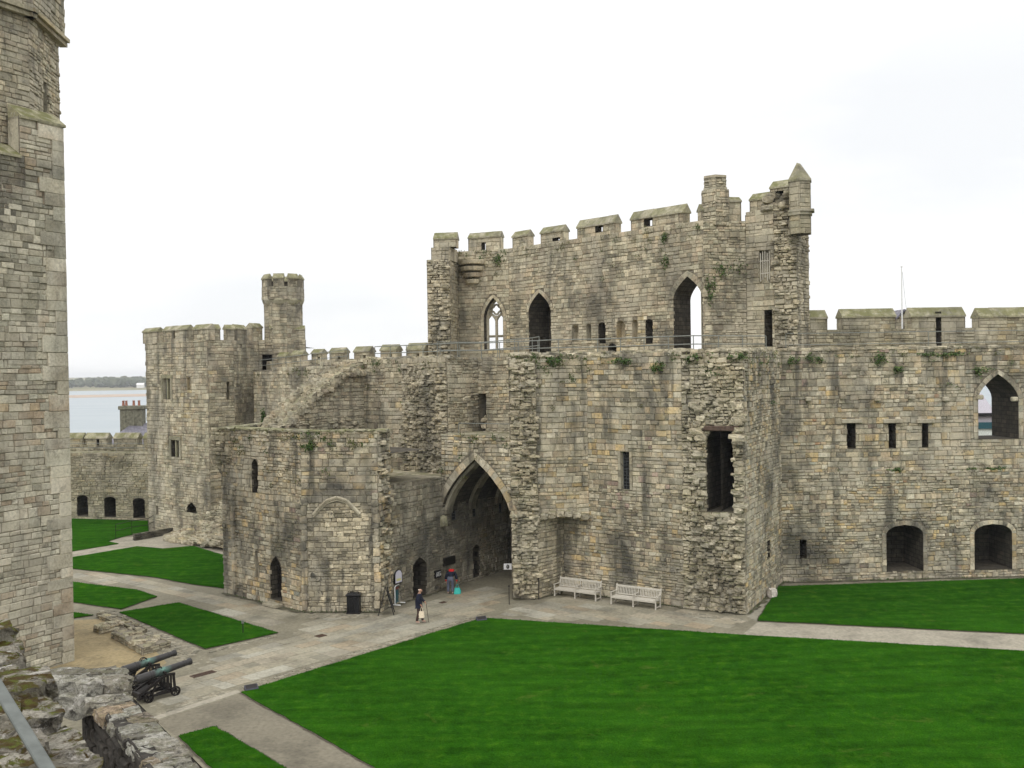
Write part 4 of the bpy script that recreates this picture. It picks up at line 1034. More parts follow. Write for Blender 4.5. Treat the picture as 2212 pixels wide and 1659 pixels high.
# ================================================================== FAR CURTAIN WALL
fc = thing('curtain_wall', 'low far battlemented wall with three arched recesses beyond the left lawns', 'castle wall', (-38, 89, 0))
fA, fB = XY(60, 1120, 89.6), XY(340, 1127, 86.9); FC = Facet(fA, fB); a = MB()
zwk = FC.uv(230, 978)[1]
nf = [op(FC, xl, xr, yt, yb, 'round', yt + 7, 1.6) for xl, xr, yt, yb in ((167, 190, 1070, 1114), (226, 250, 1073, 1116), (288, 313, 1076, 1119))]
facet(a, FC, 0, zwk, RUB, nf, seed=241, thick=2.6); a.build('wall', [M_MORT, M_FAR, M_CORE], fc)
FP = Facet(FC.W(0, 0, -1.9).xy, FC.W(FC.L, 0, -1.9).xy); zc2 = FP.uv(230, 961)[1]
a = MB(); ss = (FP.uv(236, 950)[0], FP.uv(241, 950)[0]); facet(a, FP, zwk - .1, zc2, RUB, seed=242, thick=.7); a.build('parapet', [M_MORT, M_FAR, M_CORE], fc)
for k, (xl, xr) in enumerate(((80, 118), (124, 179), (184, 232), (246, 298), (310, 345))):
    merlon(fc, FP, FP.uv(xl, 950)[0], FP.uv(xr, 950)[0], zc2 - .02, FP.uv(230, 947)[1], FP.uv(230, 935)[1], .7, [M_MORT, M_FAR, M_CORE], 250 + 3 * k, (FP.uv(209, 950)[0], FP.uv(214, 950)[0], zc2 + .01, FP.uv(230, 949)[1]) if k == 2 else None)

# ================================================================== NEAR TOWER on the left
nt_ = thing('near_tower', 'tall pale stone tower close by, cut off by the left edge', 'tower', (-23, 42, 0))
MP = [M_MORT, M_PALE, M_CORE]
nA, nB = XY(-260, 1300, 37.0), XY(156, 1300, 44.0); NF = Facet(nA, nB)
us_ = NF.uv(43, 290)[0]; zl = NF.uv(10, 330)[1]; zr_ = NF.uv(140, 272)[1]
a = MB(); facet(a, NF, -.2, zl - 1.3, COARSE, seed=261, thick=.8); so = MB()
facet(a, Facet(NF.W(us_ + .2, 0).xy, NF.B), zl - 1.3, zl, COARSE, seed=271, thick=.8)
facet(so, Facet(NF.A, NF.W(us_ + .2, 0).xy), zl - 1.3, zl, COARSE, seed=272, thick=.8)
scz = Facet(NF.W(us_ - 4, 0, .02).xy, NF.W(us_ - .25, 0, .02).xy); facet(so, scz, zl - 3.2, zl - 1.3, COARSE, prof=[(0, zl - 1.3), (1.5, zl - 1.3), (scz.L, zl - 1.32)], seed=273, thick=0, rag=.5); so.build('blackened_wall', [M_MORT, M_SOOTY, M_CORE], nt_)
facet(a, Facet(NF.W(us_, 0).xy, NF.B), zl, zr_, COARSE, seed=262, thick=.8)
Nr = Facet(NF.B, NF.B + Vector((-4.5, 6))); facet(a, Nr, -.2, zr_, COARSE, seed=263, thick=.5)
a.build('wall', MP, nt_)
a = MB(); z = 0; k = 0; rr = random.Random(31)            # large quoins up the corner
rq = random.Random(4)
while z < zr_:
    h = rq.uniform(.42, .75); l = rq.choice((.55, .95, 1.2)); h = min(h, zr_ - z)
    stone(a, NF.W, [(NF.L - l, z), (NF.L + .03, z), (NF.L + .03, z + h), (NF.L - l, z + h)], .065, .012, .02, .01, rq, 1); z += h
a.build('quoin_stones', [M_MORT, M_PALE], nt_)
def slope_cap(acc, F, u0, u1, z, up, din, lip=.1):
    acc.add([F.W(u0, z - .1, lip), F.W(u1, z - .1, lip), F.W(u1, z, lip), F.W(u0, z, lip), F.W(u1, z + up, -din), F.W(u0, z + up, -din), F.W(u0, z - .1, -din), F.W(u1, z - .1, -din)],
            [[0, 1, 2, 3], [3, 2, 4, 5], [0, 3, 5, 6], [1, 7, 4, 2], [0, 6, 7, 1]], 0)
a = MB(); slope_cap(a, NF, 0, us_, zl, .55, .75); slope_cap(a, NF, us_, NF.L + .12, zr_, .62, .8); a.build('weathered_offset', M_CAP, nt_)
o1_, o2_, o3_ = XY(-260, 200, 38.2), XY(64, 200, 43.8), XY(129, 200, 47.4)
a = MB(); O1, O2 = Facet(o1_, o2_), Facet(o2_, o3_)
sst = PY(127, 80, 47.2).z
osl = op(O2, 94, 101, 178, 255, 'rect', None, .6)
facet(a, O1, zl, sst, COARSE, seed=265, thick=.6); facet(a, O2, zl, sst, RUB, [osl], seed=266, thick=.6)
O1b, O2b = Facet(O1.W(0, 0, .22).xy, O1.W(O1.L + .1, 0, .22).xy), Facet(O2.W(-.1, 0, .22).xy, O2.W(O2.L + .22, 0, .22).xy)
facet(a, O1b, sst, sst + 7, COARSE, seed=267, thick=.6); facet(a, O2b, sst, sst + 7, COARSE, seed=268, thick=.6)
a.build('turret', [M_MORT, M_BACK, M_CORE], nt_)
a = MB()
for F in (O1b, O2b):
    for dz, o in ((0, .1), (-.2, -.02)): a.box(F.W(F.L / 2, sst - .02 + dz, o - .1), (F.L + .3, .35, .17), 0, Matrix.Rotation(math.atan2(F.d.y, F.d.x), 3, 'Z'))
a.build('string_course', M_FAR, nt_)

# ================================================================== FOREGROUND WALLS
def near_stone(name, cols, moss, white, seed):
    """stone seen close: grain, black crevices, crusty white lichen and cushions of moss on its upper sides"""
    t = NT(name); rnd, g = island(t); off = t.map(loc=(seed, seed * .6, 1)); k = len(cols)
    c = t.ramp(rnd, [((i + .5) / k, q) for i, q in enumerate(cols)])
    c = t.mix(c, t.ramp(t.noise(9, 10, .75, off), [(.3, .4), (.5, .95), (.68, 1.35)]), 1.0, 'MULTIPLY')
    c = t.mix(c, t.ramp(t.noise(45, 5, .7, off), [(.3, .6), (.7, 1.35)]), 1.0, 'MULTIPLY')
    c = t.mix(c, (.035, .03, .024), t.ramp(t.noise(6, 8, .72, t.map(loc=(5, 2, seed)), .7), [(.52, 0.0), (.64, .9)]))
    c = t.mix(c, (.62, .59, .54), t.math('MULTIPLY', t.ramp(t.noise(5.5, 9, .7, t.map(loc=(2, seed, 1)), .5), [(.575, 0.0), (.62, 1.0)]), white))
    sp = t.n('ShaderNodeSeparateXYZ'); t.l(g.outputs['Normal'], sp.inputs[0]); up = t.ramp(sp.outputs[2], [(-.1, .0), (.4, 1.0)])
    mo = t.math('MULTIPLY', up, t.ramp(t.noise(4.6, 9, .7, t.map(loc=(0, 1, 8 + seed)), .7), [(.465, 0.0), (.52, 1.0)]))
    mc = t.ramp(t.noise(14, 7, .7, t.map(loc=(9, 1, seed))), [(.3, (.035, .02, .008)), (.45, (.085, .055, .014)), (.57, (.095, .105, .014)), (.72, (.21, .235, .03))])
    c = t.mix(c, mc, t.math('MULTIPLY', mo, moss))
    h = t.bump(t.noise(14, 12, .78, off), 1.0, .06); h = t.bump(t.noise(70, 6, .7, off), .9, .018, h)
    return t.done(c, .96, h)
M_MOSS = near_stone('mossy_stone', [(.22, .20, .155), (.34, .315, .25), (.43, .40, .33), (.28, .255, .205)], 1.0, .95, 0)
M_SOOT = masonry('dark_masonry', [(.05, .045, .037), (.075, .067, .054), (.06, .055, .047), (.11, .095, .075), (.042, .04, .034)], .7, .3, .8, .05, 41)  # near-black palette with the parapet gap's shade painted in; also the dark kerb
M_TOP = near_stone('wall_top_stone', [(.26, .25, .205), (.43, .415, .355), (.20, .185, .15), (.46, .45, .39), (.32, .295, .24), (.17, .16, .13), (.38, .295, .20)], .3, .7, 3.3)
fw = thing('low_wall', 'ruined wall below the viewpoint with a broad top of flat pale stones', 'ruined wall', (-4.5, 13.5, 0))
ZW2 = 7.4
r0, r1 = G(436, 1657, ZW2), G(277, 1497, ZW2); l0, l1 = G(308, 1658, ZW2), G(186, 1500, ZW2)
dw = (r1 - r0).normalized(); far = .35
R0, R1, L0, L1 = r0 - dw * 4, r1 + dw * far, l0 - dw * 4, l1 + dw * far
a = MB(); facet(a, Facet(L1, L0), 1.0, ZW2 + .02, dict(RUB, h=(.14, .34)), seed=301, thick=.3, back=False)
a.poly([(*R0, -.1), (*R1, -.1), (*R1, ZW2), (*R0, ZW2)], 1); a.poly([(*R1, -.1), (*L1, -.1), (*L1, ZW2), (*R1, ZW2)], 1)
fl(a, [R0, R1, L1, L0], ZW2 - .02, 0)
fl(a, [L0, L1 + dw * 2.5, L1 + dw * 2.5 + Vector((-4, -2.6)), L0 + Vector((-4, -2.6))], 5.6, 1); M_BLK = plain('gap_shade_stone', (.032, .028, .023), .95, 0, .7, 7, .9); a.build('wall', [M_BLK, M_BLK, M_BLK], fw)  # near-black face and added floor sheet paint the shade of the gap
a = MB(); slabs(a, [R0, R1, L1, L0], math.atan2(dw.y, dw.x) + math.pi / 2 + .12, dict(h=(.2, .36), l=(.22, .5), gap=.02, bev=.035, jit=.035), ZW2 - .03, 302, (.02, .09))
a.build('top_stones', M_TOP, fw)
rr = random.Random(41); n_ = Vector((-dw.y, dw.x)); a = MB()
for e0, e1, s in ((R0, R1, 1), (L0, L1, -1)):
    u = 0; ln = (e1 - e0).length
    while u < ln:
        l = rr.uniform(.22, .5); q = e0 + dw * (u + l / 2) + n_ * s * rr.uniform(.14, .22); a.rock((q.x, q.y, ZW2 - .05), (l * .96, rr.uniform(.26, .36), rr.uniform(.13, .19)), int(u * 31), math.atan2(dw.y, dw.x) + rr.uniform(-.1, .1), 0, 8, .12, .12); u += l
a.build('edge_stones', M_TOP, fw)
a = MB()
for k, (x, y, sx, sy, sz, dz, ro) in enumerate(((150, 1492, .62, .4, .42, .0, .3), (193, 1503, .36, .34, .36, .06, .5), (238, 1492, .6, .5, .30, .02, .3), (190, 1472, .9, .4, .22, .06, .25), (232, 1474, .6, .42, .24, .04, .4), (140, 1470, .6, .4, .3, .0, .2), (215, 1520, .4, .36, .2, -.02, .4), (170, 1510, .4, .4, .34, -.08, 0))):
    q = G(x, y, ZW2); a.rock((q.x, q.y, ZW2 + dz), (sx, sy, sz), 310 + k, ro, 0, 9, .14, .14)
a.build('end_blocks', M_TOP, fw)

npz = 10.35
mp_ = thing('mossy_parapet', 'mossy lichen-spotted parapet stones at the bottom left corner beside a grey bar', 'parapet', (-3.5, 6.5, 0))
e0, e1 = G(228, 1668, npz), G(22, 1392, npz); de = (e1 - e0).normalized(); ne = Vector((-de.y, de.x))
rr = random.Random(52); a = MB()
ln = (e1 - e0).length
core = [e0 - de * 3 + ne * .12, e1 + de * .1 + ne * .12, e1 + ne * 2.6 - de * .3, e0 + ne * 2.6 - de * 3]
a.prism(core, 3.0, npz - .06); a.build('core', M_SOOT, mp_)  # M_SOOT is no soot: its near-black paints in the gap's shade
a = MB(); k = 0
for row in range(8):
    u = -2.5
    while u < ln + .2:
        l = rr.uniform(.16, .42); wv = .16 + row * .24 + rr.uniform(-.06, .06)
        q = e0 + de * (u + l / 2) + ne * wv
        a.rock((q.x, q.y, npz - .05 + rr.uniform(-.06, .1) + row * .015), (l * 1.12, rr.uniform(.24, .34), rr.uniform(.2, .30)), 400 + k, math.atan2(de.y, de.x) + rr.uniform(-.2, .2), 0, 9, .15, .12); u += l; k += 1
for row in range(5):
    u = -2.5
    while u < ln:
        l = rr.uniform(.25, .6); q = e0 + de * (u + l / 2) + ne * (.18 + rr.uniform(-.07, .05)); a.rock((q.x, q.y, npz - .3 - row * .24), (l * 1.08, .4, .27), 700 + k, math.atan2(de.y, de.x), 0, 8, .14, .12); u += l; k += 1
a.build('stones', M_MOSS, mp_)
a = MB(); p, q = PY(-60, 1392, 3.3), PY(120, 1690, 2.55)
dv = (q - p).normalized(); side = dv.cross(Vector((0, 0, 1))).normalized(); up = side.cross(dv)
M3 = Matrix((dv, side, up)).transposed()
hb = thing('handrail', 'flat grey metal handrail sloping across the bottom left corner', 'handrail', tuple((p + q) / 2))
a.bbox((p + q) / 2, ((q - p).length, .036, .012), .003, 0, M3); a.build('rail', M_BAR, hb)
a = MB(); m = p - dv * .0; a.tube(p - up * .006, (p.x, p.y, 10.2), .014, n=8); a.build('post', M_BAR, hb)

# ================================================================== LOW RUINS on the ground
def low_block(name, label, px, h, seed, loc):
    pts = [G(x, y) for x, y in px]; t = thing(name, label, 'ruined wall', (pts[0].x, pts[0].y, 0)); a = MB()
    ar_ = sum(pts[i - 1].x * pts[i].y - pts[i].x * pts[i - 1].y for i in range(len(pts)))
    if ar_ < 0: pts = pts[::-1]
    for i in range(len(pts)): facet(a, Facet(pts[i], pts[(i + 1) % len(pts)]), 0, h, dict(RUB, h=(.09, .16), l=(.2, .5)), seed=seed + i, thick=0)
    fl(a, pts, h - .03, 0); a.build('wall', [M_MORT, M_SCAR, M_CORE], t)
    a = MB(); slabs(a, pts, R(20), dict(SETT, h=(.16, .34), l=(.2, .5), jit=.04, bev=.035), h - .05, seed, (.0, .09)); rr = random.Random(seed)
    xs, ys = [p.x for p in pts], [p.y for p in pts]
    for k in range(28):
        q = (rr.uniform(min(xs), max(xs)), rr.uniform(min(ys), max(ys)))
        if inpoly(q, pts): a.rock((q[0], q[1], h + .02), (rr.uniform(.15, .4), rr.uniform(.15, .35), rr.uniform(.1, .22)), seed + k, rr.uniform(0, 3), 0, 2)
    a.build('rubble_top', M_SCAR, t)
low_block('ruined_foundation', 'broad low block of foundation masonry on the yellow gravel behind the cannons', [(241, 1378), (308, 1416), (368, 1400), (264, 1367)], .32, 320, 0)
low_block('ruined_foundation', 'short hooked spur of foundation wall standing out on the yellow gravel', [(203, 1364), (217, 1370), (266, 1358), (256, 1352)], .26, 330, 0)
low_block('ruined_foundation', 'low foundation strip along the back edge of the yellow gravel', [(209, 1334), (240, 1349), (264, 1354), (300, 1372), (318, 1366), (250, 1335), (223, 1330)], .2, 340, 0)
# stair parapet and rubble heap by the far tower
sp_ = thing('stair_parapet', 'low dark kerb wall beside the steps down by the far tower', 'low wall', (-27, 75, 0))
p0, p1 = G(262, 1164), G(292, 1168); p2 = G(405, 1148); p0 = p1 + (p2 - p1).normalized() * 0 + Vector((-.25, .3)); p3 = p2 + Vector((-.25, .3))
a = MB()
for i, (s, e) in enumerate(((p0, p1), (p1, p2))): facet(a, Facet(s, e), 0, .5, dict(RUB, h=(.1, .2)), seed=350 + i, thick=0)
fl(a, [p0, p1, p2, p3], .48, 1); a.build('wall', [M_MORT, M_SOOT, M_CORE], sp_)
rh = thing('rubble_heap', 'heap of collapsed masonry against the foot of the far tower', 'rubble', (-24, 73, 0))
rr = random.Random(66); a = MB()
for k in range(420):
    f = rr.random() ** .8; x = 362 + 128 * f; y = rr.uniform(1160 + 4 * f, 1168 + 24 * f); q = G(x, y); back = 1 - (y - 1160 - 4 * f) / (8 + 20 * f)
    z = (.15 + 3.3 * f ** 1.3) * (.25 + .75 * back) * rr.uniform(.3, 1.0)
    a.rock((q.x, q.y, max(.1, z)), (rr.uniform(.35, 1.0), rr.uniform(.35, .8), rr.uniform(.16, .36)), 800 + k, R(-35) + rr.uniform(-.35, .35), 0, 2, .2, .25)
a.build('tumbled_stone', M_SCAR, rh)
a = MB()
q0, q1 = G(408, 1164), G(490, 1178); Fq = Facet(q0, q1); facet(a, Fq, 0, .7, ROUGH, prof=[(0, .7), (Fq.L * .5, 1.9), (Fq.L, 3.5)], seed=360, thick=2.0, rag=.2)
a.build('wall_stump', [M_MORT, M_SCAR, M_CORE], rh)

# ================================================================== RAILINGS
def railing(name, label, pts, h, rails, step, mat, r=.028, cat='railing'):
    t = thing(name, label, cat, tuple(pts[0]))
    for f in rails:
        a = MB(); a.path([p + Vector((0, 0, h * f)) for p in pts], r, 6); a.build('rail', mat, t)
    done = []
    for p, q in zip(pts, pts[1:]):
        n = max(1, round((q - p).length / step))
        for i in range(n): done.append(p.lerp(q, i / n))
    done.append(pts[-1])
    for p in done: a = MB(); a.tube(p - Vector((0, 0, .1)), p + Vector((0, 0, h)), r * .9, n=6); a.build('post', mat, t)
    return t
def v3(p, z): return Vector((p.x, p.y, z))
bk_ = E * 1.0
railing('walkway_railing', 'grey metal railing running along the wall-walk on top of the gatehouse', [v3(Gw.A + bk_, ZW), v3(Gw.B + bk_, ZW), v3(XY(1040, 760, 60.5), ZW), v3(PR1 + bk_ + E, ZW), v3(Ch.B + bk_, ZW), v3(B1 + bk_ * 1.2, ZW), v3(XY(1655, 745, 55.5), ZW)], .85, (1.0, .48), 1.6, M_RAIL)
railing('walkway_railing', 'second grey railing zigzagging behind the first in front of the traceried window', [v3(XY(945, 765, 62), ZW), v3(XY(1040, 760, 64), ZW), v3(XY(1150, 756, 60), ZW + .1), v3(XY(1165, 756, 58), ZW + .1)], 1.0, (1.0, .5), 1.5, M_RAIL)
railing('walkway_railing', 'thin railing along the wall-walk leading to the far turreted tower', [v3(LC.A + E * .4 + LC.d * .5, 12.75), v3(LC.B + E * .4, 13.2)], .85, (1.0, .5), 2.4, M_RAIL, .022)
railing('walkway_railing', 'two-bar railing along the top of the right curtain wall', [v3(Vector(RC.W(.6, 0, -.7).xy), 13.42), v3(Vector(RC.W(26, 0, -.7).xy), 13.42)], .95, (1.0, .3), 9, M_RAIL, .022)
railing('walkway_railing', 'railing on the low far wall above the three recesses', [v3(Vector(FC.W(.6, 0, -.4).xy), zwk), v3(Vector(FC.W(FC.L - 1.4, 0, -.4).xy), zwk)], .8, (1.0, .5), 2.6, M_RAIL, .022)
railing('iron_handrail', 'dark iron handrail beside the steps at the far lawn', [v3(G(250, 1164), 0), v3(G(285, 1155), 0), v3(G(320, 1150), 0), v3(G(352, 1141), .4), v3(G(394, 1137), .6)], 1.1, (1.0, .55), 3, M_IRON, .022)
railing('iron_handrail', 'single bar across the recess above the gate arch', [v3(Vector(H.W(.9, 0, -.5).xy), 8.9), v3(Vector(H.W(H.L - .1, 0, -.5).xy), 8.9)], .62, (1.0,), 9, M_RAIL, .022)

# ================================================================== WALL PLANTS
def tuft(label, F, x, y, w_, h_, n, o=.08, hang=0.0, seed=0):
    u, z = F.uv(x, y); c = F.W(u, z, o); rr = random.Random(int(x * 7 + y)); a = MB()
    subs = [(rr.uniform(-.6, .6) * w_, rr.uniform(-.3, .3) * h_, rr.uniform(.12, .3)) for _ in range(5)]
    for i in range(n):
        su, sz_, sr = rr.choice(subs); p = Vector((F.d.x, F.d.y, 0)) * (su + rr.gauss(0, w_ * sr)) + Vector((0, 0, sz_)) + Vector((F.n.x, F.n.y, 0)) * abs(rr.gauss(0, .09)) + Vector((0, 0, rr.gauss(0, h_ * .22) - hang * rr.random() ** 2))
        d1 = Vector((rr.gauss(0, 1), rr.gauss(0, 1), rr.gauss(0, 1))).normalized(); d2 = d1.orthogonal().normalized()
        s = rr.uniform(.05, .11)
        q = c + p; a.poly([q - d1 * s, q + d2 * s * .5, q + d1 * s, q - d2 * s * .5])
    ob = a.build('wall_plant', M_LEAF); return tag(ob, label, 'plant', 'plants rooted in the castle masonry')
PL = [('dark bushy ivy clump high on the wall above the white benches, with a trailing tail', Bw, 1240, 832, .55, 1.1, 260, .4),
 ('leafy tuft at the wall head just right of the scar beside the gate arch', Ch, 1192, 776, .6, .4, 110, .1),
 ('low spreading tuft at the wall head above the leaded slit window', Bw, 1345, 779, .7, .3, 110, .0),
 ('small tuft under the wall head between the leaded slit and the tall dark hole', Bw, 1424, 790, .5, .5, 90, .1),
 ('trailing plant at the top of the broken spur over the tall dark hole', Sp, 1545, 800, .7, .5, 130, .2),
 ('grassy tuft at the very top of the broken spur', Sp, 1498, 772, .5, .4, 90, .1),
 ('tuft on the upper corner of the spur beside the flank wall', Sp, 1592, 766, .5, .3, 80, .1),
 ('tuft just under the wall-walk where the flank meets the long curtain', RCu, 1712, 775, .5, .4, 80, .2),
 ('round leafy tuft high on the curtain below its first merlon', RCu, 1757, 771, .7, .4, 110, .1),
 ('tuft with a short tail on the curtain below the second merlon', RCu, 1893, 772, .7, .6, 140, .3),
 ('small tuft growing on a corbel stone above the middle slit of the curtain', RCu, 1936, 798, .5, .3, 80, .1),
 ('long grassy fringe under the curtain wall-walk left of the big arched window', RCu, 2030, 765, 1.6, .25, 170, .0),
 ('tuft on the left shoulder of the big arched window', RCu, 2118, 800, .7, .4, 110, .1),
 ('grassy fringe on the ledge below the big arched window', RCu, 2130, 1012, 1.6, .2, 130, .0),
 ('tuft on the curtain ledge under the middle slit', RCu, 1925, 1014, .6, .22, 70, .0),
 ('small round ivy patch near the top of the roofless guard tower', W2, 668, 962, .45, .4, 120, .1),
 ('dark plant hanging over the corbelled corner of the upper storey', U2, 1075, 560, .5, .6, 80, .3),
 ('slim ivy strand below the battlements above the row of small niches', U3, 1434, 512, .4, .5, 80, .3),
 ('ivy strand lower down the upper storey above the row of small niches', U3, 1440, 562, .4, .6, 70, .3),
 ('long ivy strand in the crook beside the largest arched window of the upper storey', U4, 1535, 618, .5, 1.6, 150, .5),
 ('pale green growth on the shadowed end wall of the upper storey', U4, 1575, 575, 1.2, 1.0, 130, .5),
 ('tall dark ivy column in the angle between the far tower and the next wall', LC, 572, 897, .35, 1.3, 240, .6)]
for lb, F, x, y, w_, h_, n, hg in PL: tuft(lb, F, x, y, w_, h_, n, .08, hg)

# small growth in the joints and along the wall heads (uncountable)
M_DRYG = plain('dry_tuft', (.10, .105, .035), .9, 0, .5, 20)
for mt_, cnt, sz in ((M_LEAF, 150, .10), (M_DRYG, 260, .09)):
    a = MB(); rr = random.Random(cnt)
    for k in range(cnt):
        F, zh = rr.choice(((Bw, ZW), (Ch, ZW), (Sp, ZW), (Rs, ZW), (Gw, ZW), (RCu, 13.4), (RCu, 13.4), (RCu, 6.4), (U3, ZT), (U3, ZT), (U2, ZT), (W1, ZG), (W2, ZG), (LC, 12.9), (Pf, ZW), (H, 8.9)))
        u = rr.uniform(0, F.L); z = zh - (abs(rr.gauss(0, .5)) if rr.random() < .7 else rr.uniform(0, 3)); c = F.W(u, z, .05)
        for i in range(rr.randint(6, 22)):
            p = c + Vector((rr.gauss(0, .12), rr.gauss(0, .06), rr.gauss(0, .08))); d1 = Vector((rr.gauss(0, .5), rr.gauss(0, .5), rr.gauss(0, 1))).normalized(); d2 = d1.orthogonal().normalized(); q = rr.uniform(.5, 1) * sz
            a.poly([p - d1 * q, p + d2 * q * .35, p + d1 * q, p - d2 * q * .35])
    tag(a.build('wall_growth', mt_), kind='stuff')
# narrow dark strip, contact shade painted where paving meets the walls
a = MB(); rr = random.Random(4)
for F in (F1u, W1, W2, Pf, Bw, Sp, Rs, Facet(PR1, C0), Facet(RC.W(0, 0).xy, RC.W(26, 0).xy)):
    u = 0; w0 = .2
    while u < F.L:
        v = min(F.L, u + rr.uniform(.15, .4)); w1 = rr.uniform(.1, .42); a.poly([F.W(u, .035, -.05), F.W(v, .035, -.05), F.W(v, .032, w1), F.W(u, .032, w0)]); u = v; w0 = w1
tag(a.build('wall_foot_shade', plain('contact_shade', (.085, .08, .05), .95, 0, .5, 6, .6)), kind='structure')

# ================================================================== BENCHES
def make_bench(L):
    t = thing('garden_bench', '', 'bench')
    a = MB(); D = .50                                   # local: x along the bench, front towards -y
    for i in range(5): a.bbox((0, -.24 + i * .11, .43), (L - .06, .095, .028), .006)
    a.bbox((0, -.29, .385), (L - .1, .035, .09), .006); a.bbox((0, .24, .385), (L - .1, .035, .09), .006)
    a.build('seat', M_TEAK, t, local=True)
    b = MB(); sl = .22; M = Matrix.Rotation(-sl, 3, 'X')
    b.bbox((0, .36, .90), (L, .04, .11), .012, 0, M); b.bbox((0, .265, .50), (L, .035, .06), .008, 0, M)
    n = int(L / .092)
    for i in range(n):
        x = -L / 2 + .09 + (L - .18) * i / (n - 1)
        if abs(x) < .05: continue
        b.bbox((x, .312, .70), (.046, .02, .36), .004, 0, M)
    b.build('backrest', M_TEAK, t, local=True)
    for x in (-L / 2 + .035, 0, L / 2 - .035):
        c = MB(); c.bbox((x, -.28, .32), (.07, .07, .64), .012); c.tube((x, -.28, .04), (x, -.30, .0), .042, .05, 8); c.build('leg', M_TEAK, t, local=True)
        c = MB(); c.bbox((x, .26, .22), (.07, .07, .44), .012); c.bbox((x, .335, .70), (.07, .06, .60), .012, 0, M); c.build('leg', M_TEAK, t, local=True)
        c = MB(); c.bbox((x, -.02, .655), (.085, .60, .035), .012); c.tube((x - .045, -.31, .65), (x + .045, -.31, .65), .035, n=8); c.build('armrest', M_TEAK, t, local=True)
        c = MB(); c.bbox((x, -.01, .10), (.05, .52, .05), .01); c.build('stretcher', M_TEAK, t, local=True)
    return t
bl0, bl1 = G(1197, 1288), G(1288, 1300); LB = max(2.2, (bl1 - bl0).length)
bench = make_bench(LB)
def put_bench(o, p, q, label):
    d = (q - p).normalized(); n = Vector((-d.y, d.x)); c = (p + q) / 2 + n * .28
    o.location = (c.x, c.y, .02); o.rotation_euler = (0, 0, math.atan2(d.y, d.x)); tag(o, label, 'bench', 'white slatted benches by the gatehouse wall')
put_bench(bench, bl0, bl1, 'silvery slatted wooden bench nearer the gate arch, tucked in the wall corner')
b2 = copy_tree(bench); put_bench(b2, G(1319, 1306), G(1418, 1319), 'silvery slatted wooden bench nearer the broken spur, mid wall')

# ================================================================== CANNONS
def bronze():
    t = NT('bronze_barrel'); n = t.noise(3, 5, .6); sp = t.n('ShaderNodeSeparateXYZ'); t.l(t.co, sp.inputs[0])
    mid = t.ramp(t.math('ABSOLUTE', t.math('SUBTRACT', sp.outputs[0], .02)), [(.08, 1.0), (.38, 0.0)])
    c = t.mix((.040, .038, .037), (.11, .21, .17), t.math('MULTIPLY', mid, t.ramp(n, [(.36, 0.0), (.6, 1.0)])))
    return t.done(c, .42, t.bump(t.noise(30, 4, .6), .2, .005), .35)
M_BRONZE = bronze()
def wheel(t, x, y, r):
    w_ = MB(); w_.lathe([(-.045, r - .05), (-.045, r), (.045, r), (.045, r - .05), (-.045, r - .05)], (x, y, r), (0, 1, 0), 20)
    for k in range(6):
        an = k * math.pi / 3; w_.tube((x, y, r), (x + math.cos(an) * (r - .03), y, r + math.sin(an) * (r - .03)), .022, n=5)
    w_.lathe([(-.07, 0), (-.07, .05), (.07, .05), (.07, 0)], (x, y, r), (0, 1, 0), 10)
    return w_.build('wheel', M_IRON, t, local=True)
def make_cannon():
    t = thing('cannon', '', 'cannon')
    el = R(6); ax = Vector((math.cos(el), 0, math.sin(el))); o = Vector((-1.0, 0, .86)); a = MB()
    a.lathe([(-.20, 0), (-.19, .04), (-.14, .06), (-.10, .045), (-.06, .07), (-.04, .15), (0, .175), (.04, .185), (.10, .178), (.5, .170), (.52, .178), (.56, .178), (.58, .165), (1.02, .152), (1.04, .162), (1.1, .162), (1.12, .142), (1.9, .118), (1.92, .125), (1.96, .125), (1.98, .116), (2.1, .114), (2.18, .135), (2.25, .138), (2.27, .12), (2.27, .062), (2.0, .06)], o, ax, 24)
    br = a.build('barrel', M_BRONZE, t, smooth=False, local=True)
    for s in (-1, 1):
        d = MB(); b = o + ax * .86 + Vector((0, s * .06, .145)); pts = []
        for k in range(7): an = math.pi * k / 6; pts.append(b + ax * (-.12 * math.cos(an)) + Vector((0, 0, .10 * math.sin(an))))
        d.path(pts, .02, 6); h = d.build('lifting_handle', M_IRON, br, local=True)
    d = MB(); q = o + ax * 1.02; d.tube(q - Vector((0, .30, 0)), q + Vector((0, .30, 0)), .05, n=10); d.build('trunnion', M_IRON, br, local=True)
    for s in (-1, 1):
        y = s * .25; c = MB()
        def bar(p, q, w_=.055): c.tube((p[0], y, p[1]), (q[0], y, q[1]), w_, n=4)
        bar((.42, .16), (.36, .84)); bar((.10, .30), (.12, .86)); bar((.02, .88), (.42, .84), .06); bar((.02, .86), (-1.0, .36), .07); bar((-1.1, .20), (.5, .2), .06)
        bar((.12, .3), (-.35, .24), .045); bar((-.35, .64), (-.55, .2), .045); bar((-1.0, .36), (-1.12, .18), .06); bar((.26, .22), (.25, .84), .04)
        c.build('carriage_cheek', M_IRON, t, local=True)
    c = MB(); c.bbox((-.75, 0, .44), (.5, .34, .10), .02, 0, Matrix.Rotation(-.4, 3, 'Y')); c.bbox((-1.02, 0, .3), (.14, .5, .2), .02)
    for x in (.38, -.72): c.tube((x, -.34, .19), (x, .34, .19), .045, n=8)
    c.bbox((.2, 0, .24), (.1, .5, .14), .02); c.build('carriage_bed', M_IRON, t, local=True)
    for x in (.38, -.72):
        for y in (-.36, .36): wheel(t, x, y, .19)
    return t
cn = make_cannon(); q = G(350, 1504); cn.location = (q.x, q.y, 0); cn.rotation_euler = (0, 0, R(47)); tag(cn, 'dark bronze cannon nearer the camera, green-stained at its handles', 'cannon', 'cannons on iron carriages')
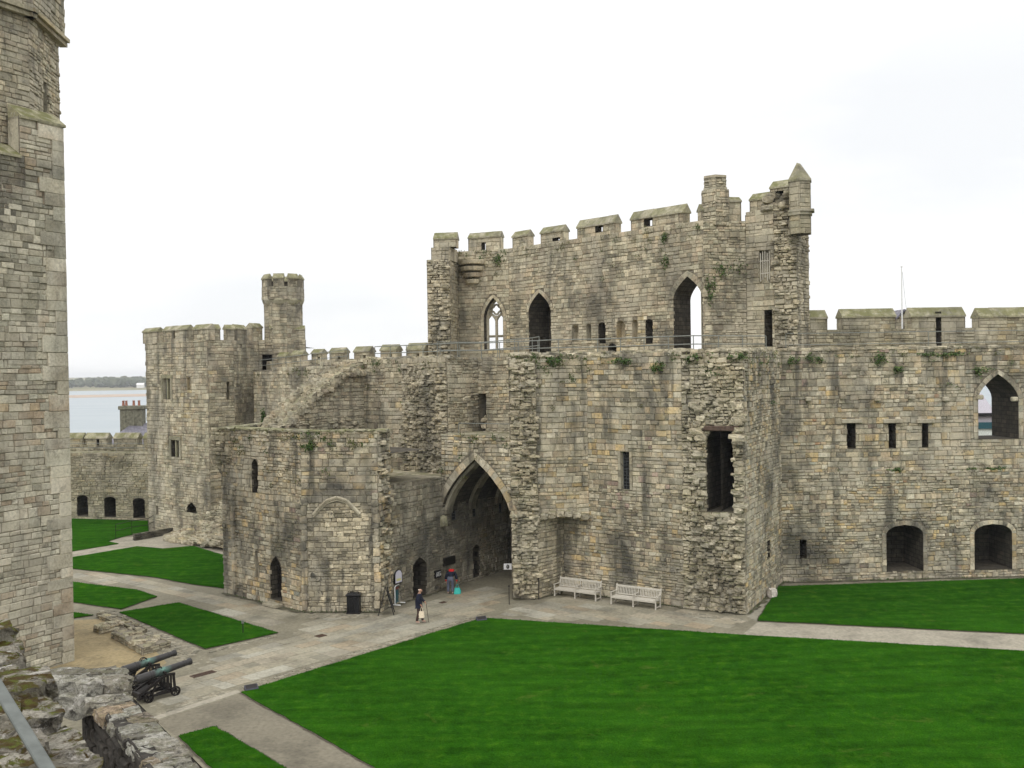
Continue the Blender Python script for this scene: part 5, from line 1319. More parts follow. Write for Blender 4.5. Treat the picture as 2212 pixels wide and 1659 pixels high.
c2 = copy_tree(cn); q = G(318, 1483); c2.location = (q.x, q.y, 0); tag(c2, 'dark bronze cannon behind the other, nearer the yellow gravel', 'cannon', 'cannons on iron carriages')

# ================================================================== PEOPLE
def cloth(name, col, rough=.85): return plain(name, col, rough, 0, .15, 30, .25)
M_SKIN = cloth('skin', (.46, .27, .19), .55); M_NAVY = cloth('navy_coat', (.012, .015, .03)); M_BROWN = cloth('brown_trousers', (.055, .035, .03)); M_JEAN = cloth('grey_blue_jeans', (.085, .095, .13))
M_RED = cloth('red_hood', (.50, .015, .015)); M_HAIR = cloth('white_hair', (.66, .60, .50)); M_DHAIR = cloth('dark_hair', (.03, .02, .015)); M_SHOE = cloth('pale_shoes', (.42, .32, .27)); M_BAGW = cloth('cream_bag', (.70, .60, .45)); M_TEAL = cloth('teal_bag', (.04, .42, .36), .35)
M_WOOD = plain('dark_wood', (.03, .02, .014), .5)
def skinned(name, joints, bones, root, mat, parent, sub=2, extra=None):
    ks = list(joints); me = bpy.data.meshes.new(name)
    me.from_pydata([joints[k][0] for k in ks], [(ks.index(a), ks.index(b)) for a, b in bones], [])
    o = bpy.data.objects.new(name, me); C.objects.link(o)
    o.modifiers.new('skin', 'SKIN').use_smooth_shade = True
    for i, k in enumerate(ks):
        r = joints[k][1]; r = r if isinstance(r, tuple) else (r, r)
        me.skin_vertices[0].data[i].radius = r; me.skin_vertices[0].data[i].use_root = (k == root)
    sd_ = o.modifiers.new('sub', 'SUBSURF'); sd_.levels = sub; sd_.render_levels = sub
    m2 = evaluated(o); o.modifiers.clear(); o.data = m2
    if extra:
        bm = bmesh.new(); bm.from_mesh(m2); off = len(bm.verts)
        vs = [bm.verts.new(p) for p in extra.v]
        for f in extra.f:
            try: bm.faces.new([vs[i] for i in f])
            except ValueError: pass
        bm.to_mesh(m2); bm.free()
    m2.materials.clear(); m2.materials.append(mat)
    for p in m2.polygons: p.use_smooth = True
    o.parent = parent; return o
def hand_bones(J, Bn, tagname, wrist, dirv, side, s=1.0, curl=.5):
    """palm and five bent fingers grown from a wrist"""
    w0 = Vector(wrist); d = Vector(dirv).normalized(); sd_ = Vector(side).normalized(); nn = d.cross(sd_)
    J[tagname + 'palm'] = (w0 + d * .055 * s, (.034 * s, .018 * s)); Bn.append((tagname + 'wrist', tagname + 'palm'))
    for i, (off, ln) in enumerate(((-.028, .075), (-.010, .085), (.009, .08), (.027, .064))):
        k = w0 + d * .09 * s + sd_ * off * s; m = k + (d * .6 + nn * curl * .6).normalized() * ln * .5 * s; e = m + (d * .2 + nn * curl * 1.4).normalized() * ln * .5 * s
        for nm, p, r in (('k', k, .0095), ('m', m, .0085), ('e', e, .0075)): J[f'{tagname}{i}{nm}'] = (p, r * s)
        Bn += [(tagname + 'palm', f'{tagname}{i}k'), (f'{tagname}{i}k', f'{tagname}{i}m'), (f'{tagname}{i}m', f'{tagname}{i}e')]
    k = w0 + d * .035 * s - sd_ * .036 * s; m = k + (d * .7 - sd_ * .6 + nn * .3).normalized() * .035 * s; e = m + (d + nn * .4).normalized() * .03 * s
    for nm, p, r in (('k', k, .011), ('m', m, .0095), ('e', e, .008)): J[f'{tagname}t{nm}'] = (p, r * s)
    Bn += [(tagname + 'palm', tagname + 'tk'), (tagname + 'tk', tagname + 'tm'), (tagname + 'tm', tagname + 'te')]
def face(c, fwd, s=1.0):
    """eyes, nose, ears as small bumps on the head"""
    a = MB(); f = Vector(fwd).normalized(); up = Vector((0, 0, 1)); up = (up - f * up.dot(f)).normalized(); sd_ = f.cross(up); c = Vector(c)
    def blob(p, r, n=6): a.lathe([(-r, .0), (-r * .7, r * .7), (0, r), (r * .7, r * .7), (r, .0)], p, f, n)
    blob(c + f * .098 * s - up * .012 * s, .017 * s); blob(c + f * .096 * s - up * .028 * s, .014 * s)
    for k in (-1, 1): blob(c + f * .084 * s + sd_ * k * .032 * s + up * .012 * s, .011 * s); blob(c + sd_ * k * .078 * s - f * .005, .024 * s)
    blob(c + f * .086 * s - up * .06 * s, .012 * s)
    return a
# walking man with a stick
q = G(905, 1346); man = thing('person', 'white-haired person in a long navy coat walking with a stick and cream bag', 'person', (q.x, q.y, .02), R(-8))
J = {'pel': ((0, 0, .92), (.13, .10)), 'sp': ((.0, 0, 1.10), (.13, .095)), 'ch': ((.02, 0, 1.30), (.15, .10)), 'nk': ((.05, 0, 1.47), .055), 'hb': ((.085, 0, 1.55), (.07, .075)), 'hd': ((.095, 0, 1.62), (.082, .09)), 'ht': ((.085, 0, 1.68), (.06, .065))}
Bn = [('pel', 'sp'), ('sp', 'ch'), ('ch', 'nk'), ('nk', 'hb'), ('hb', 'hd'), ('hd', 'ht')]
leg = {'R': ((.0, -.09, .88), (.02, -.09, .48), (-.10, -.09, .09), (.06, -.09, .035)), 'L': ((.0, .09, .88), (.14, .09, .49), (.17, .09, .09), (.33, .09, .035))}
for s, (h_, k_, a_, t_) in leg.items():
    for nm, p, r in (('h', h_, .085), ('k', k_, .06), ('a', a_, .042), ('t', t_, .035)): J[s + nm] = (p, r)
    Bn += [('pel', s + 'h'), (s + 'h', s + 'k'), (s + 'k', s + 'a'), (s + 'a', s + 't')]
arm = {'R': ((.02, -.19, 1.40), (.03, -.25, 1.13), (.16, -.20, .93)), 'L': ((.02, .19, 1.40), (.10, .24, 1.13), (.30, .16, .98))}
for s, (h_, k_, a_) in arm.items():
    for nm, p, r in (('s', h_, .06), ('e', k_, .045), ('wrist', a_, .03)): J[s + nm] = (p, r)
    Bn += [('ch', s + 's'), (s + 's', s + 'e'), (s + 'e', s + 'wrist')]
    hand_bones(J, Bn, s, a_, (.45, 0, -.85), (0, 1, 0) if s == 'R' else (0, -1, 0), 1.0, .9)
J = {k: (Vector(p), r) for k, (p, r) in J.items()}
skinned('body', J, Bn, 'pel', M_SKIN, man, 2, face((.095, 0, 1.615), (1, 0, -.15)))
coat = {k: J[k] for k in ('pel', 'sp', 'ch', 'Rs', 'Re', 'Ls', 'Le')}
coat = {'pel': (Vector((.0, 0, .93)), (.20, .165)), 'low': (Vector((.01, 0, .76)), (.205, .165)), 'sp': (Vector((.0, 0, 1.12)), (.19, .15)), 'ch': (Vector((.01, 0, 1.31)), (.19, .14)), 'co': (Vector((.045, 0, 1.455)), .085)}
for s in 'RL':
    coat[s + 's'] = (J[s + 's'][0], .085); coat[s + 'e'] = (J[s + 'e'][0], .072); coat[s + 'c'] = (J[s + 'e'][0].lerp(J[s + 'wrist'][0], .86), .055)
skinned('coat', coat, [('pel', 'low'), ('pel', 'sp'), ('sp', 'ch'), ('ch', 'co')] + [x for s in 'RL' for x in (('ch', s + 's'), (s + 's', s + 'e'), (s + 'e', s + 'c'))], 'pel', M_NAVY, man, 2)
for s in 'RL':
    tr = {k: (J[s + k][0], r) for k, r in (('h', .105), ('k', .085), ('a', .075))}; tr['a'] = (tr['a'][0] + Vector((0, 0, -.01)), .072)
    skinned('trouser_leg', tr, [('h', 'k'), ('k', 'a')], 'h', M_BROWN, man, 1)
    sh = {'b': (J[s + 'a'][0] + Vector((-.05, 0, -.045)), (.045, .042)), 'm': (J[s + 't'][0] + Vector((-.1, 0, .005)), (.05, .042)), 't': (J[s + 't'][0] + Vector((.02, 0, .0)), (.045, .032))}
    skinned('shoe', sh, [('b', 'm'), ('m', 't')], 'b', M_SHOE, man, 1)
skinned('hair', {'a': (Vector((.04, 0, 1.59)), .082), 'b': (Vector((.07, 0, 1.655)), .092)}, [('a', 'b')], 'b', M_HAIR, man, 1)
mw = lambda o, p: o.matrix_basis @ Vector(p)
hp = J['Lpalm'][0]; q = mw(man, hp)
st_ = thing('walking_stick', 'thin dark walking stick in the hand of the navy-coated walker', 'walking stick', (q.x, q.y, .02)); a = MB(); tip = mw(man, (.46, .15, .02))
a.tube((tip.x, tip.y, .02), q + Vector((.02, 0, -.0)), .011, .013, 8); pts = [q + Vector((.0, 0, .0)) + Vector((.05 * math.cos(an) - .03, 0, .03 * math.sin(an) + .02)) for an in [math.pi * i / 6 for i in range(7)]]; a.path(pts, .014, 8); a.build('shaft', M_WOOD, st_)
def carrier(name, label, top, h_, w_, dp, mat, parent_cat='bag', seed=1):
    t = thing(name, label, parent_cat, (top.x, top.y, top.z - h_)); a = MB(); n = 14; rows = 9
    vs = []
    for j in range(rows):
        f = j / (rows - 1); z = -h_ * .78 + f * h_ * .62; wd = w_ * (.95 - .05 * math.sin(f * 3) - .55 * max(0, f - .55)); dd = dp * (1 - .65 * f)
        for i in range(n):
            an = 2 * math.pi * i / n; k = 1 + .16 * noise.noise(Vector((math.cos(an) * 1.6, math.sin(an) * 1.6 + seed, f * 3)))
            vs.append(Vector((math.cos(an) * wd / 2 * k, math.sin(an) * dd / 2 * k, z - h_ * .22 + h_ * .0)) + Vector(top) )
    fs = [[j * n + i, j * n + (i + 1) % n, (j + 1) * n + (i + 1) % n, (j + 1) * n + i] for j in range(rows - 1) for i in range(n)] + [list(range(n))[::-1]]
    a.add(vs, fs); a.build('sack', mat, t)
    for s in (-1, 1):
        b = MB(); z0 = top.z - h_ * .40; b.path([Vector((top.x + s * w_ * .2, top.y, z0)), Vector((top.x + s * w_ * .12, top.y, top.z - h_ * .12)), Vector((top.x, top.y, top.z))], .012, 6); b.build('handle', mat, t)
    return t
q = mw(man, J['Rpalm'][0] + Vector((0, 0, -.06))); carrier('carrier_bag', 'cream carrier bag hanging from the hand of the walker', q, .52, .30, .16, M_BAGW)
# bending person at the gate
q = G(973, 1283); bp = thing('person', 'person in red hood and jeans bending over by the gate arch, seen from behind', 'person', (q.x, q.y, .02), R(-6))
J = {'pel': (Vector((0, .05, .90)), .075), 'sp': (Vector((0, .18, 1.0)), .10), 'ch': (Vector((0, .40, 1.07)), .12), 'nk': (Vector((0, .56, 1.06)), .055), 'hb': (Vector((0, .63, 1.0)), (.07, .075)), 'hd': (Vector((0, .69, .96)), (.08, .09)), 'ht': (Vector((0, .74, .94)), .06)}
Bn = [('pel', 'sp'), ('sp', 'ch'), ('ch', 'nk'), ('nk', 'hb'), ('hb', 'hd'), ('hd', 'ht')]
for s, x in (('L', -1), ('R', 1)):
    for nm, p, r in (('h', (x * .10, .02, .79), .07), ('k', (x * .12, .05, .48), .062), ('a', (x * .12, -.02, .09), .043), ('t', (x * .13, .12, .035), .035)): J[s + nm] = (Vector(p), r)
    Bn += [('pel', s + 'h'), (s + 'h', s + 'k'), (s + 'k', s + 'a'), (s + 'a', s + 't')]
    for nm, p, r in (('s', (x * .20, .42, 1.08), .062), ('e', (x * .31, .36, .82), .046), ('wrist', (x * .29, .38, .58), .03)): J[s + nm] = (Vector(p), r)
    Bn += [('ch', s + 's'), (s + 's', s + 'e'), (s + 'e', s + 'wrist')]; hand_bones(J, Bn, s, J[s + 'wrist'][0], (0, .2, -1), (0, 1, 0) if x < 0 else (0, -1, 0), 1, .5)
skinned('body', J, Bn, 'pel', M_SKIN, bp, 2, face((0, .69, .96), (0, .75, -.66)))
jk = {'w': (Vector((0, -.02, .90)), .185), 'sp': (Vector((0, .18, 1.03)), .185), 'ch': (Vector((0, .36, 1.09)), .185)}
for s in 'LR': jk[s + 's'] = (J[s + 's'][0], .095); jk[s + 'e'] = (J[s + 'e'][0], .085); jk[s + 'c'] = (J[s + 'e'][0].lerp(J[s + 'wrist'][0], .45), .075)
skinned('jacket', jk, [('w', 'sp'), ('sp', 'ch')] + [x for s in 'LR' for x in (('ch', s + 's'), (s + 's', s + 'e'), (s + 'e', s + 'c'))], 'w', M_NAVY, bp, 2)
skinned('hood', {'a': (Vector((-.17, .42, 1.17)), .09), 'b': (Vector((0, .44, 1.21)), (.13, .12)), 'c': (Vector((.17, .42, 1.17)), .09), 'd': (Vector((0, .54, 1.22)), .11), 'e': (Vector((0, .64, 1.10)), .12)}, [('a', 'b'), ('b', 'c'), ('b', 'd'), ('d', 'e')], 'b', M_RED, bp, 1)
for s in 'LR': skinned('cuff', {'a': (J[s + 'e'][0].lerp(J[s + 'wrist'][0], .4), .08), 'b': (J[s + 'wrist'][0] + Vector((0, 0, .01)), .065)}, [('a', 'b')], 'a', M_RED, bp, 1)
skinned('hair', {'a': (Vector((0, .62, 1.05)), .075), 'b': (Vector((0, .70, 1.01)), .085), 'c': (Vector((0, .78, .95)), .05)}, [('a', 'b'), ('b', 'c')], 'b', M_DHAIR, bp, 1)
jn = {'pel': (Vector((0, .0, .90)), (.175, .145)), 'top': (Vector((0, .10, .985)), (.16, .125))}
for s, x in (('L', -1), ('R', 1)): jn[s + 'h'] = (Vector((x * .11, 0, .78)), .115); jn[s + 'k'] = (J[s + 'k'][0], .088); jn[s + 'a'] = (J[s + 'a'][0], .078)
skinned('jeans', jn, [('pel', 'top')] + [x for s in 'LR' for x in (('pel', s + 'h'), (s + 'h', s + 'k'), (s + 'k', s + 'a'))], 'pel', M_JEAN, bp, 2)
for s in 'LR': skinned('shoe', {'b': (J[s + 'a'][0] + Vector((0, -.05, -.045)), (.045, .042)), 't': (J[s + 't'][0] + Vector((0, .05, 0)), (.045, .032))}, [('b', 't')], 'b', M_SHOE, bp, 1)
q = G(988, 1283); carrier('carrier_bag', 'teal plastic carrier bag standing on the paving by the bending person', Vector((q.x, q.y, .56)), .56, .42, .22, M_TEAL, seed=4)

# ================================================================== SIGNS AND STREET FURNITURE
def rotz(v): return Matrix.Rotation(math.atan2(v.y, v.x), 3, 'Z')
def text_mesh(name, s, size, mat, parent, F, u, z, o, mirror=False):
    cu = bpy.data.curves.new(name, 'FONT'); cu.body = s; cu.size = size; cu.align_x = 'CENTER'; cu.align_y = 'CENTER'; cu.extrude = .002
    ob = bpy.data.objects.new(name, cu); C.objects.link(ob); me = evaluated(ob); bpy.data.objects.remove(ob)
    p = world_loc(parent); me2 = bpy.data.meshes.new(name); vs = [F.W(u + v.co.x, z + v.co.y, o + v.co.z) - p for v in me.vertices]
    me2.from_pydata(vs, [], [list(q.vertices) for q in me.polygons]); me2.materials.append(mat)
    ob = bpy.data.objects.new(name, me2); C.objects.link(ob); ob.parent = parent; return ob
M_PANEL = plain('white_panel', (.66, .66, .68), .4, 0, .05); M_POSTER = plain('teal_poster', (.02, .085, .10), .35, 0, .35, 5); M_PALEP = plain('lilac_panel', (.55, .53, .60), .4, 0, .06); M_YEL = plain('pale_yellow_print', (.55, .53, .25), .5); M_RUST = plain('maroon_print', (.16, .05, .04), .5); M_BRZ = plain('dark_bronze', (.02, .017, .013), .4, .5)
# tall arch-topped notice on the wall
Fs = Facet(F1.W(0, 0, .12).xy, F1.W(F1.L, 0, .12).xy)
def wall_board(name, label, x0, x1, y0, y1, F, frame, panel, arched=False, cat='sign'):
    u0, u1 = F.uv(x0, (y0 + y1) / 2)[0], F.uv(x1, (y0 + y1) / 2)[0]; z0, z1 = F.uv((x0 + x1) / 2, y1)[1], F.uv((x0 + x1) / 2, y0)[1]
    q = F.W((u0 + u1) / 2, (z0 + z1) / 2); t = thing(name, label, cat, tuple(q))
    def out_(e):
        if not arched: return [(u0 + e, z0 + e), (u1 - e, z0 + e), (u1 - e, z1 - e), (u0 + e, z1 - e)]
        return arch_poly(u0 + e, u1 - e, z0 + e, z1 - (u1 - u0) * .5, z1 - e, 'round')
    for nm, e, o0, o1, mt in (('frame', 0, -.12, .0, frame), ('panel', .045, -.05, .008, panel)):
        p = out_(e); n = len(p); a = MB(); a.poly([F.W(u, z, o1) for u, z in p])
        for i in range(n): a.poly([F.W(*p[i], o0), F.W(*p[(i + 1) % n], o0), F.W(*p[(i + 1) % n], o1), F.W(*p[i], o1)])
        a.build(nm, mt, t)
    return t, u0, u1, z0, z1
t, u0, u1, z0, z1 = wall_board('notice_board', 'tall arch-topped pale notice in a black frame on the wall left of the dark doorway', 853, 869, 1230, 1260, Fs, M_BLACK, M_PALEP, True)
a = MB(); a.poly([Fs.W(u, z, .012) for u, z in ((u0 + .12, z0 + (z1 - z0) * .18), (u1 - .12, z0 + (z1 - z0) * .18), (u1 - .12, z0 + (z1 - z0) * .36), (u0 + .12, z0 + (z1 - z0) * .36))]); a.build('print', M_YEL, t)
t, u0, u1, z0, z1 = wall_board('shop_sign', 'small black wall sign with white lettering right of the dark doorway', 941, 953, 1232, 1248, Fs, M_BLACK, M_BLACK)
text_mesh('lettering', 'GIFT', .19, M_WHITE, t, Fs, (u0 + u1) / 2, z0 + (z1 - z0) * .62, .014); text_mesh('lettering', 'SHOP', .19, M_WHITE, t, Fs, (u0 + u1) / 2, z0 + (z1 - z0) * .34, .014)
wall_board('wall_plaque', 'dark metal plaque on the passage wall just inside the gate arch', 960, 984, 1203, 1220, Fs, M_BRZ, M_BRZ)
# white information sign sticking out from the ruined pier
q = PY(1097, 1224, 56.2); t = thing('information_sign', 'white sign with a black disc symbol sticking out from the pier at the gate', 'sign', tuple(q))
Fi = Facet(Vector((q.x - .23, q.y - .06)), Vector((q.x + .23, q.y - .06)))
a = MB(); a.bbox((q.x, q.y, q.z), (.46, .03, .34), .008); a.build('panel', M_PANEL, t)
a = MB(); a.poly([Fi.W(.23 + .085 * math.cos(2 * math.pi * i / 24), q.z + .12 * math.sin(2 * math.pi * i / 24), -.04) for i in range(24)]); a.build('disc', M_BLACK, t)
text_mesh('symbol', 'i', .20, M_WHITE, t, Fi, .23, q.z + .02, -.036)
a = MB(); a.tube(q + Vector((.1, .02, 0)), q + Vector((.75, .3, 0)), .018, n=6); a.build('bracket', M_IRON, t)
# black A-board seen edge on
q0, q1, q2 = G(819, 1327), G(828, 1330), G(850, 1326)
base = G(835, 1327); t = thing('easel_board', 'black folding easel board seen side-on near the guard tower corner', 'sign', (base.x, base.y, .02)); hh = 1.35
dA = (q2 - q0).normalized() * 1.0; nA_ = Vector((-dA.y, dA.x))
for s in (-1, 1):
    a = MB(); f = Vector((base.x, base.y, 0)) + Vector((dA.x, dA.y, 0)) * s * .40; tp = Vector((base.x, base.y, hh)) + Vector((dA.x, dA.y, 0)) * s * .03; wv = Vector((nA_.x, nA_.y, 0)) * .34
    for k in (-1, 1): a.tube(f + wv * k + Vector((0, 0, .02)), tp + wv * k, .028, n=4)
    a.build('leg_frame', M_BLACK, t)
    a = MB(); d = (tp - f); p0 = f + d * .22; p1 = f + d * .95; nn = d.cross(wv).normalized() * .012
    a.add([p0 - wv + nn, p0 + wv + nn, p1 + wv + nn, p1 - wv + nn, p0 - wv - nn, p0 + wv - nn, p1 + wv - nn, p1 - wv - nn], [[0, 1, 2, 3], [7, 6, 5, 4], [0, 4, 5, 1], [1, 5, 6, 2], [2, 6, 7, 3], [3, 7, 4, 0]]); a.build('board', M_BLACK, t)
# white tubular framed poster stand
q0, q1 = G(853, 1309), G(864, 1303); t = thing('poster_stand', 'white tubular stand holding a dark teal poster beside the easel board', 'sign', (*((q0 + q1) / 2), .02))
wd = (q1 - q0); wd = wd.normalized() * .62; c = (q0 + q1) / 2; p0, p1 = c - wd / 2, c + wd / 2; fo = Vector((wd.y, -wd.x)).normalized()
Fp = Facet(p0, p1); hh = 1.05
a = MB(); a.path([Fp.W(0, .05), Fp.W(0, hh - .1), Fp.W(.05, hh - .02), Fp.W(.12, hh), Fp.W(Fp.L - .12, hh), Fp.W(Fp.L - .05, hh - .02), Fp.W(Fp.L, hh - .1), Fp.W(Fp.L, .05)], .03, 8); a.build('frame', M_WHITE, t)
for u in (0, Fp.L): a = MB(); a.tube(Fp.W(u, .05, -.3), Fp.W(u, .05, .32), .032, n=8); a.build('foot', M_WHITE, t)
a = MB(); a.poly([Fp.W(.04, .12, .012), Fp.W(Fp.L - .04, .12, .012), Fp.W(Fp.L - .04, hh - .05, .012), Fp.W(.04, hh - .05, .012)]); a.poly([Fp.W(.04, .12, -.012), Fp.W(.04, hh - .05, -.012), Fp.W(Fp.L - .04, hh - .05, -.012), Fp.W(Fp.L - .04, .12, -.012)]); po = a.build('poster', M_POSTER, t)
a = MB(); a.poly([Fp.W(.06, hh - .22, .017), Fp.W(Fp.L - .06, hh - .22, .017), Fp.W(Fp.L - .06, hh - .07, .017), Fp.W(.06, hh - .07, .017)]); b = a.build('poster_heading', M_RUST, t); b.parent = po
# litter bin
q0, q1 = G(749, 1327), G(778, 1326); c = (q0 + q1) / 2 + Vector((0, .25)); t = thing('litter_bin', 'square black litter bin against the foot of the guard tower', 'bin', (c.x, c.y, .02)); Mz = Matrix.Rotation(R(-3), 3, 'Z')
a = MB(); a.bbox((c.x, c.y, .47), (.66, .55, .86), .03, 0, Mz)
for k in range(7): a.bbox((c.x - .27 + k * .09, c.y - .285, .46), (.035, .02, .78), .005, 0, Mz)
a.build('body', M_BLACK, t); a = MB(); a.bbox((c.x, c.y, .97), (.76, .64, .11), .03, 0, Mz); a.bbox((c.x, c.y, 1.04), (.5, .4, .06), .02, 0, Mz); a.build('lid', M_BLACK, t); a = MB(); a.bbox((c.x, c.y, .04), (.72, .6, .06), .015, 0, Mz); a.build('plinth', M_IRON, t)
# thin iron posts by the gate steps, the small sign post on the lawn, keep-off blocks at the lawn corners
for x, y, h_, lb in ((1100, 1306, .95, 'thin iron post left of the ruined pier at the gate mouth'), (1164, 1295, 1.1, 'thin iron post against the right edge of the ruined pier')):
    q = G(x, y); t = thing('iron_post', lb, 'post', (q.x, q.y, 0)); a = MB(); a.tube((q.x, q.y, 0), (q.x, q.y, h_), .022, n=8); a.build('shaft', M_IRON, t); a = MB(); a.lathe([(0, .022), (.01, .045), (.05, .05), (.09, .02), (.1, 0)], (q.x, q.y, h_), (0, 0, 1), 10); a.build('knob', M_IRON, t)
q = G(525, 1369); t = thing('marker_post', 'slim grey marker post standing on the small lawn before the guard tower', 'post', (q.x, q.y, .05)); a = MB(); a.tube((q.x, q.y, .03), (q.x, q.y, .62), .025, n=8); a.build('shaft', M_IRON, t); a = MB(); a.bbox((q.x, q.y - .02, .58), (.12, .03, .16), .006); a.build('plate', M_RAIL, t)
for x, y, an, lb in ((1040, 1341, 20, 'low dark wedge sign at the lawn corner nearest the gate'), (543, 1491, 30, 'low dark wedge sign at the lawn corner nearest the cannons')):
    q = G(x, y); t = thing('lawn_sign', lb, 'sign', (q.x, q.y, .04)); M = Matrix.Rotation(R(an), 3, 'Z'); M_N = plain('slate_blue', (.045, .045, .06), .5)
    a = MB(); vs = [M @ Vector(p) + Vector((q.x, q.y, .04)) for p in ((-.26, -.12, 0), (.26, -.12, 0), (.26, .12, 0), (-.26, .12, 0), (-.26, -.10, .05), (.26, -.10, .05), (.26, .10, .17), (-.26, .10, .17))]
    a.add(vs, [[3, 2, 1, 0], [4, 5, 6, 7], [0, 1, 5, 4], [1, 2, 6, 5], [2, 3, 7, 6], [3, 0, 4, 7]]); a.build('wedge', M_N, t); a = MB(); a.add([M @ Vector(p) + Vector((q.x, q.y, .044)) for p in ((-.22, -.085, .058), (.22, -.085, .058), (.22, .085, .162), (-.22, .085, .162))], [[0, 1, 2, 3]]); a.build('face_plate', M_IRON, t)
# drain covers
def drain(label, x, y, w_, d_, ang, n):
    q = G(x, y); t = thing('drain_grate', label, 'drain', (q.x, q.y, .02)); M = Matrix.Rotation(ang, 3, 'Z'); a = MB(); z = .026
    for s in (-1, 1): a.box(Vector((q.x, q.y, z)) + M @ Vector((0, s * d_ / 2, 0)), (w_ + .06, .04, .02), 0, M); a.box(Vector((q.x, q.y, z)) + M @ Vector((s * w_ / 2, 0, 0)), (.04, d_ - .05, .02), 0, M)
    a.build('frame', M_RUSTY, t); a = MB()
    for k in range(n): a.box(Vector((q.x, q.y, z - .002)) + M @ Vector((-w_ / 2 + w_ * (k + .5) / n, 0, 0)), (w_ / n * .5, d_ - .06, .018), 0, M)
    a.build('bars', M_RUSTY, t); a = MB(); a.box((q.x, q.y, .012), (w_, d_, .01), 0, M); a.build('pit', M_BLACK, t)
M_RUSTY = plain('rusty_iron', (.075, .045, .03), .7)
drain('long rusty drain grate in the flagstones before the cannons', 439, 1457, 1.0, .32, R(48), 14)
drain('small rusty drain grate in the path beyond the small lawn', 783 / 1.1302, 1553 / 1.1302, .42, .34, R(48), 6)
drain('small dark drain grate in the paving before the bending person', 957, 1302, .34, .24, R(48), 6)
q = G(1668, 1290); t = MB(); t.rock((q.x, q.y, .22), (.42, .4, .5), 9, .4, 0, 6, .16); o_ = t.build('boulder', plain('pale_boulder', (.56, .51, .45), .9, 0, .3, 8, .6)); tag(o_, 'small pale boulder on the gravel at the flank wall foot', 'boulder')
# weeds along the foot of the walls and lawn edges (uncountable)
a = MB(); rr = random.Random(99)
for F, ln_, cnt in ((RC, 24, 260), (Bw, Bw.L, 60), (Rs, Rs.L, 60), (W1, W1.L, 60), (W2, W2.L, 60), (Sp, Sp.L, 50)):
    for k in range(cnt):
        u = rr.uniform(0, ln_); c = F.W(u, 0, rr.uniform(.02, .16)); hgt = rr.uniform(.04, .16)
        for j in range(2): an = rr.uniform(0, 6.28); d = Vector((math.cos(an), math.sin(an), 0)) * rr.uniform(.03, .07); a.poly([c - d * .5, c + d * .5, c + d * .8 + Vector((0, 0, hgt))])
tag(a.build('weeds', M_LEAF), kind='stuff')

# ================================================================== BEYOND THE WALLS
def slates():
    t = NT('slate_roof'); b = t.n('ShaderNodeTexBrick'); b.inputs['Scale'].default_value = 1; b.inputs['Brick Width'].default_value = .4; b.inputs['Row Height'].default_value = .28; b.inputs['Mortar Size'].default_value = .02
    b.inputs['Color1'].default_value = (.17, .16, .185, 1); b.inputs['Color2'].default_value = (.135, .13, .15, 1); b.inputs['Mortar'].default_value = (.07, .07, .08, 1); t.l(t.map(rot=(R(35), 0, 0)), b.inputs[0])
    return t.done(t.mix(b.outputs[0], t.ramp(t.noise(2, 5, .6), [(.3, .75), (.7, 1.3)]), 1.0, 'MULTIPLY'), .6, t.bump(b.outputs[1], .4, -.02))
M_SLATE = slates(); M_TERRA = plain('terracotta', (.30, .13, .085), .8); M_REND = plain('pale_render', (.52, .50, .45), .85); M_LIL = plain('lilac_grey_slate', (.36, .34, .37), .7); M_TFAS = plain('teal_fascia', (.02, .08, .10), .5); M_WREN = plain('white_render', (.62, .66, .62), .8)
hs = thing('house', 'house with slate roof and four-pot chimney beyond the low far wall', 'house', (-50, 125, -5))
ev0, rg0, rg1, ev1 = PY(214, 966, 117), PY(288, 913, 125), PY(470, 916, 125), PY(400, 969, 117)
a = MB(); bk0, bk1 = Vector((rg0.x, 133, ev0.z)), Vector((rg1.x, 133, ev0.z)); th = Vector((0, 0, -.25))
a.add([ev0, ev1, rg1, rg0, ev0 + th, ev1 + th, rg1 + th, rg0 + th], [[0, 1, 2, 3], [0, 4, 5, 1], [0, 3, 7, 4], [1, 5, 6, 2]]); a.poly([rg0, rg1, bk1, bk0]); a.build('roof', M_SLATE, hs)
a = MB(); 
a.poly([ev0 + Vector((.3, .3, -.2)), rg0 + Vector((.3, 0, -.3)), Vector((rg0.x, rg0.y, -5)), Vector((ev0.x + .3, ev0.y + .3, -5))]); a.poly([ev0 + Vector((.3, .3, -.2)), Vector((ev0.x + .3, ev0.y + .3, -5)), Vector((ev1.x, ev1.y + .3, -5)), ev1 + Vector((0, .3, -.2))]); a.build('wall', M_REND, hs)
cl, crr = PY(263, 900, 124.6), PY(311, 900, 124.6); czt = PY(288, 876, 124.6).z; czb = PY(288, 935, 124.6).z; cc = (cl + crr) / 2; a = MB()
a.bbox((cc.x, cc.y, (czt + czb) / 2), (crr.x - cl.x, 1.3, czt - czb), .05); a.bbox((cc.x, cc.y, czt - .25), (crr.x - cl.x + .3, 1.6, .45), .05)
for s in (-.25, .15): a.bbox((cc.x + s * (crr.x - cl.x), cc.y - .68, (czt + czb) / 2 + .4), (.14, .1, czt - czb - 1.2), .02)
ch = a.build('chimney', plain('mossy_brick', (.15, .145, .105), .9, 0, .5, 3), hs)
for x in (266.5, 273, 289, 300.5):
    a = MB(); q = PY(x, 876, 124.6); a.lathe([(-.1, .16), (0, .17), (.5, .13), (.55, .17), (.62, .17), (.64, .0)], (q.x, q.y, czt), (0, 0, 1), 10); p_ = a.build('chimney_pot', M_TERRA, hs); p_.parent = ch
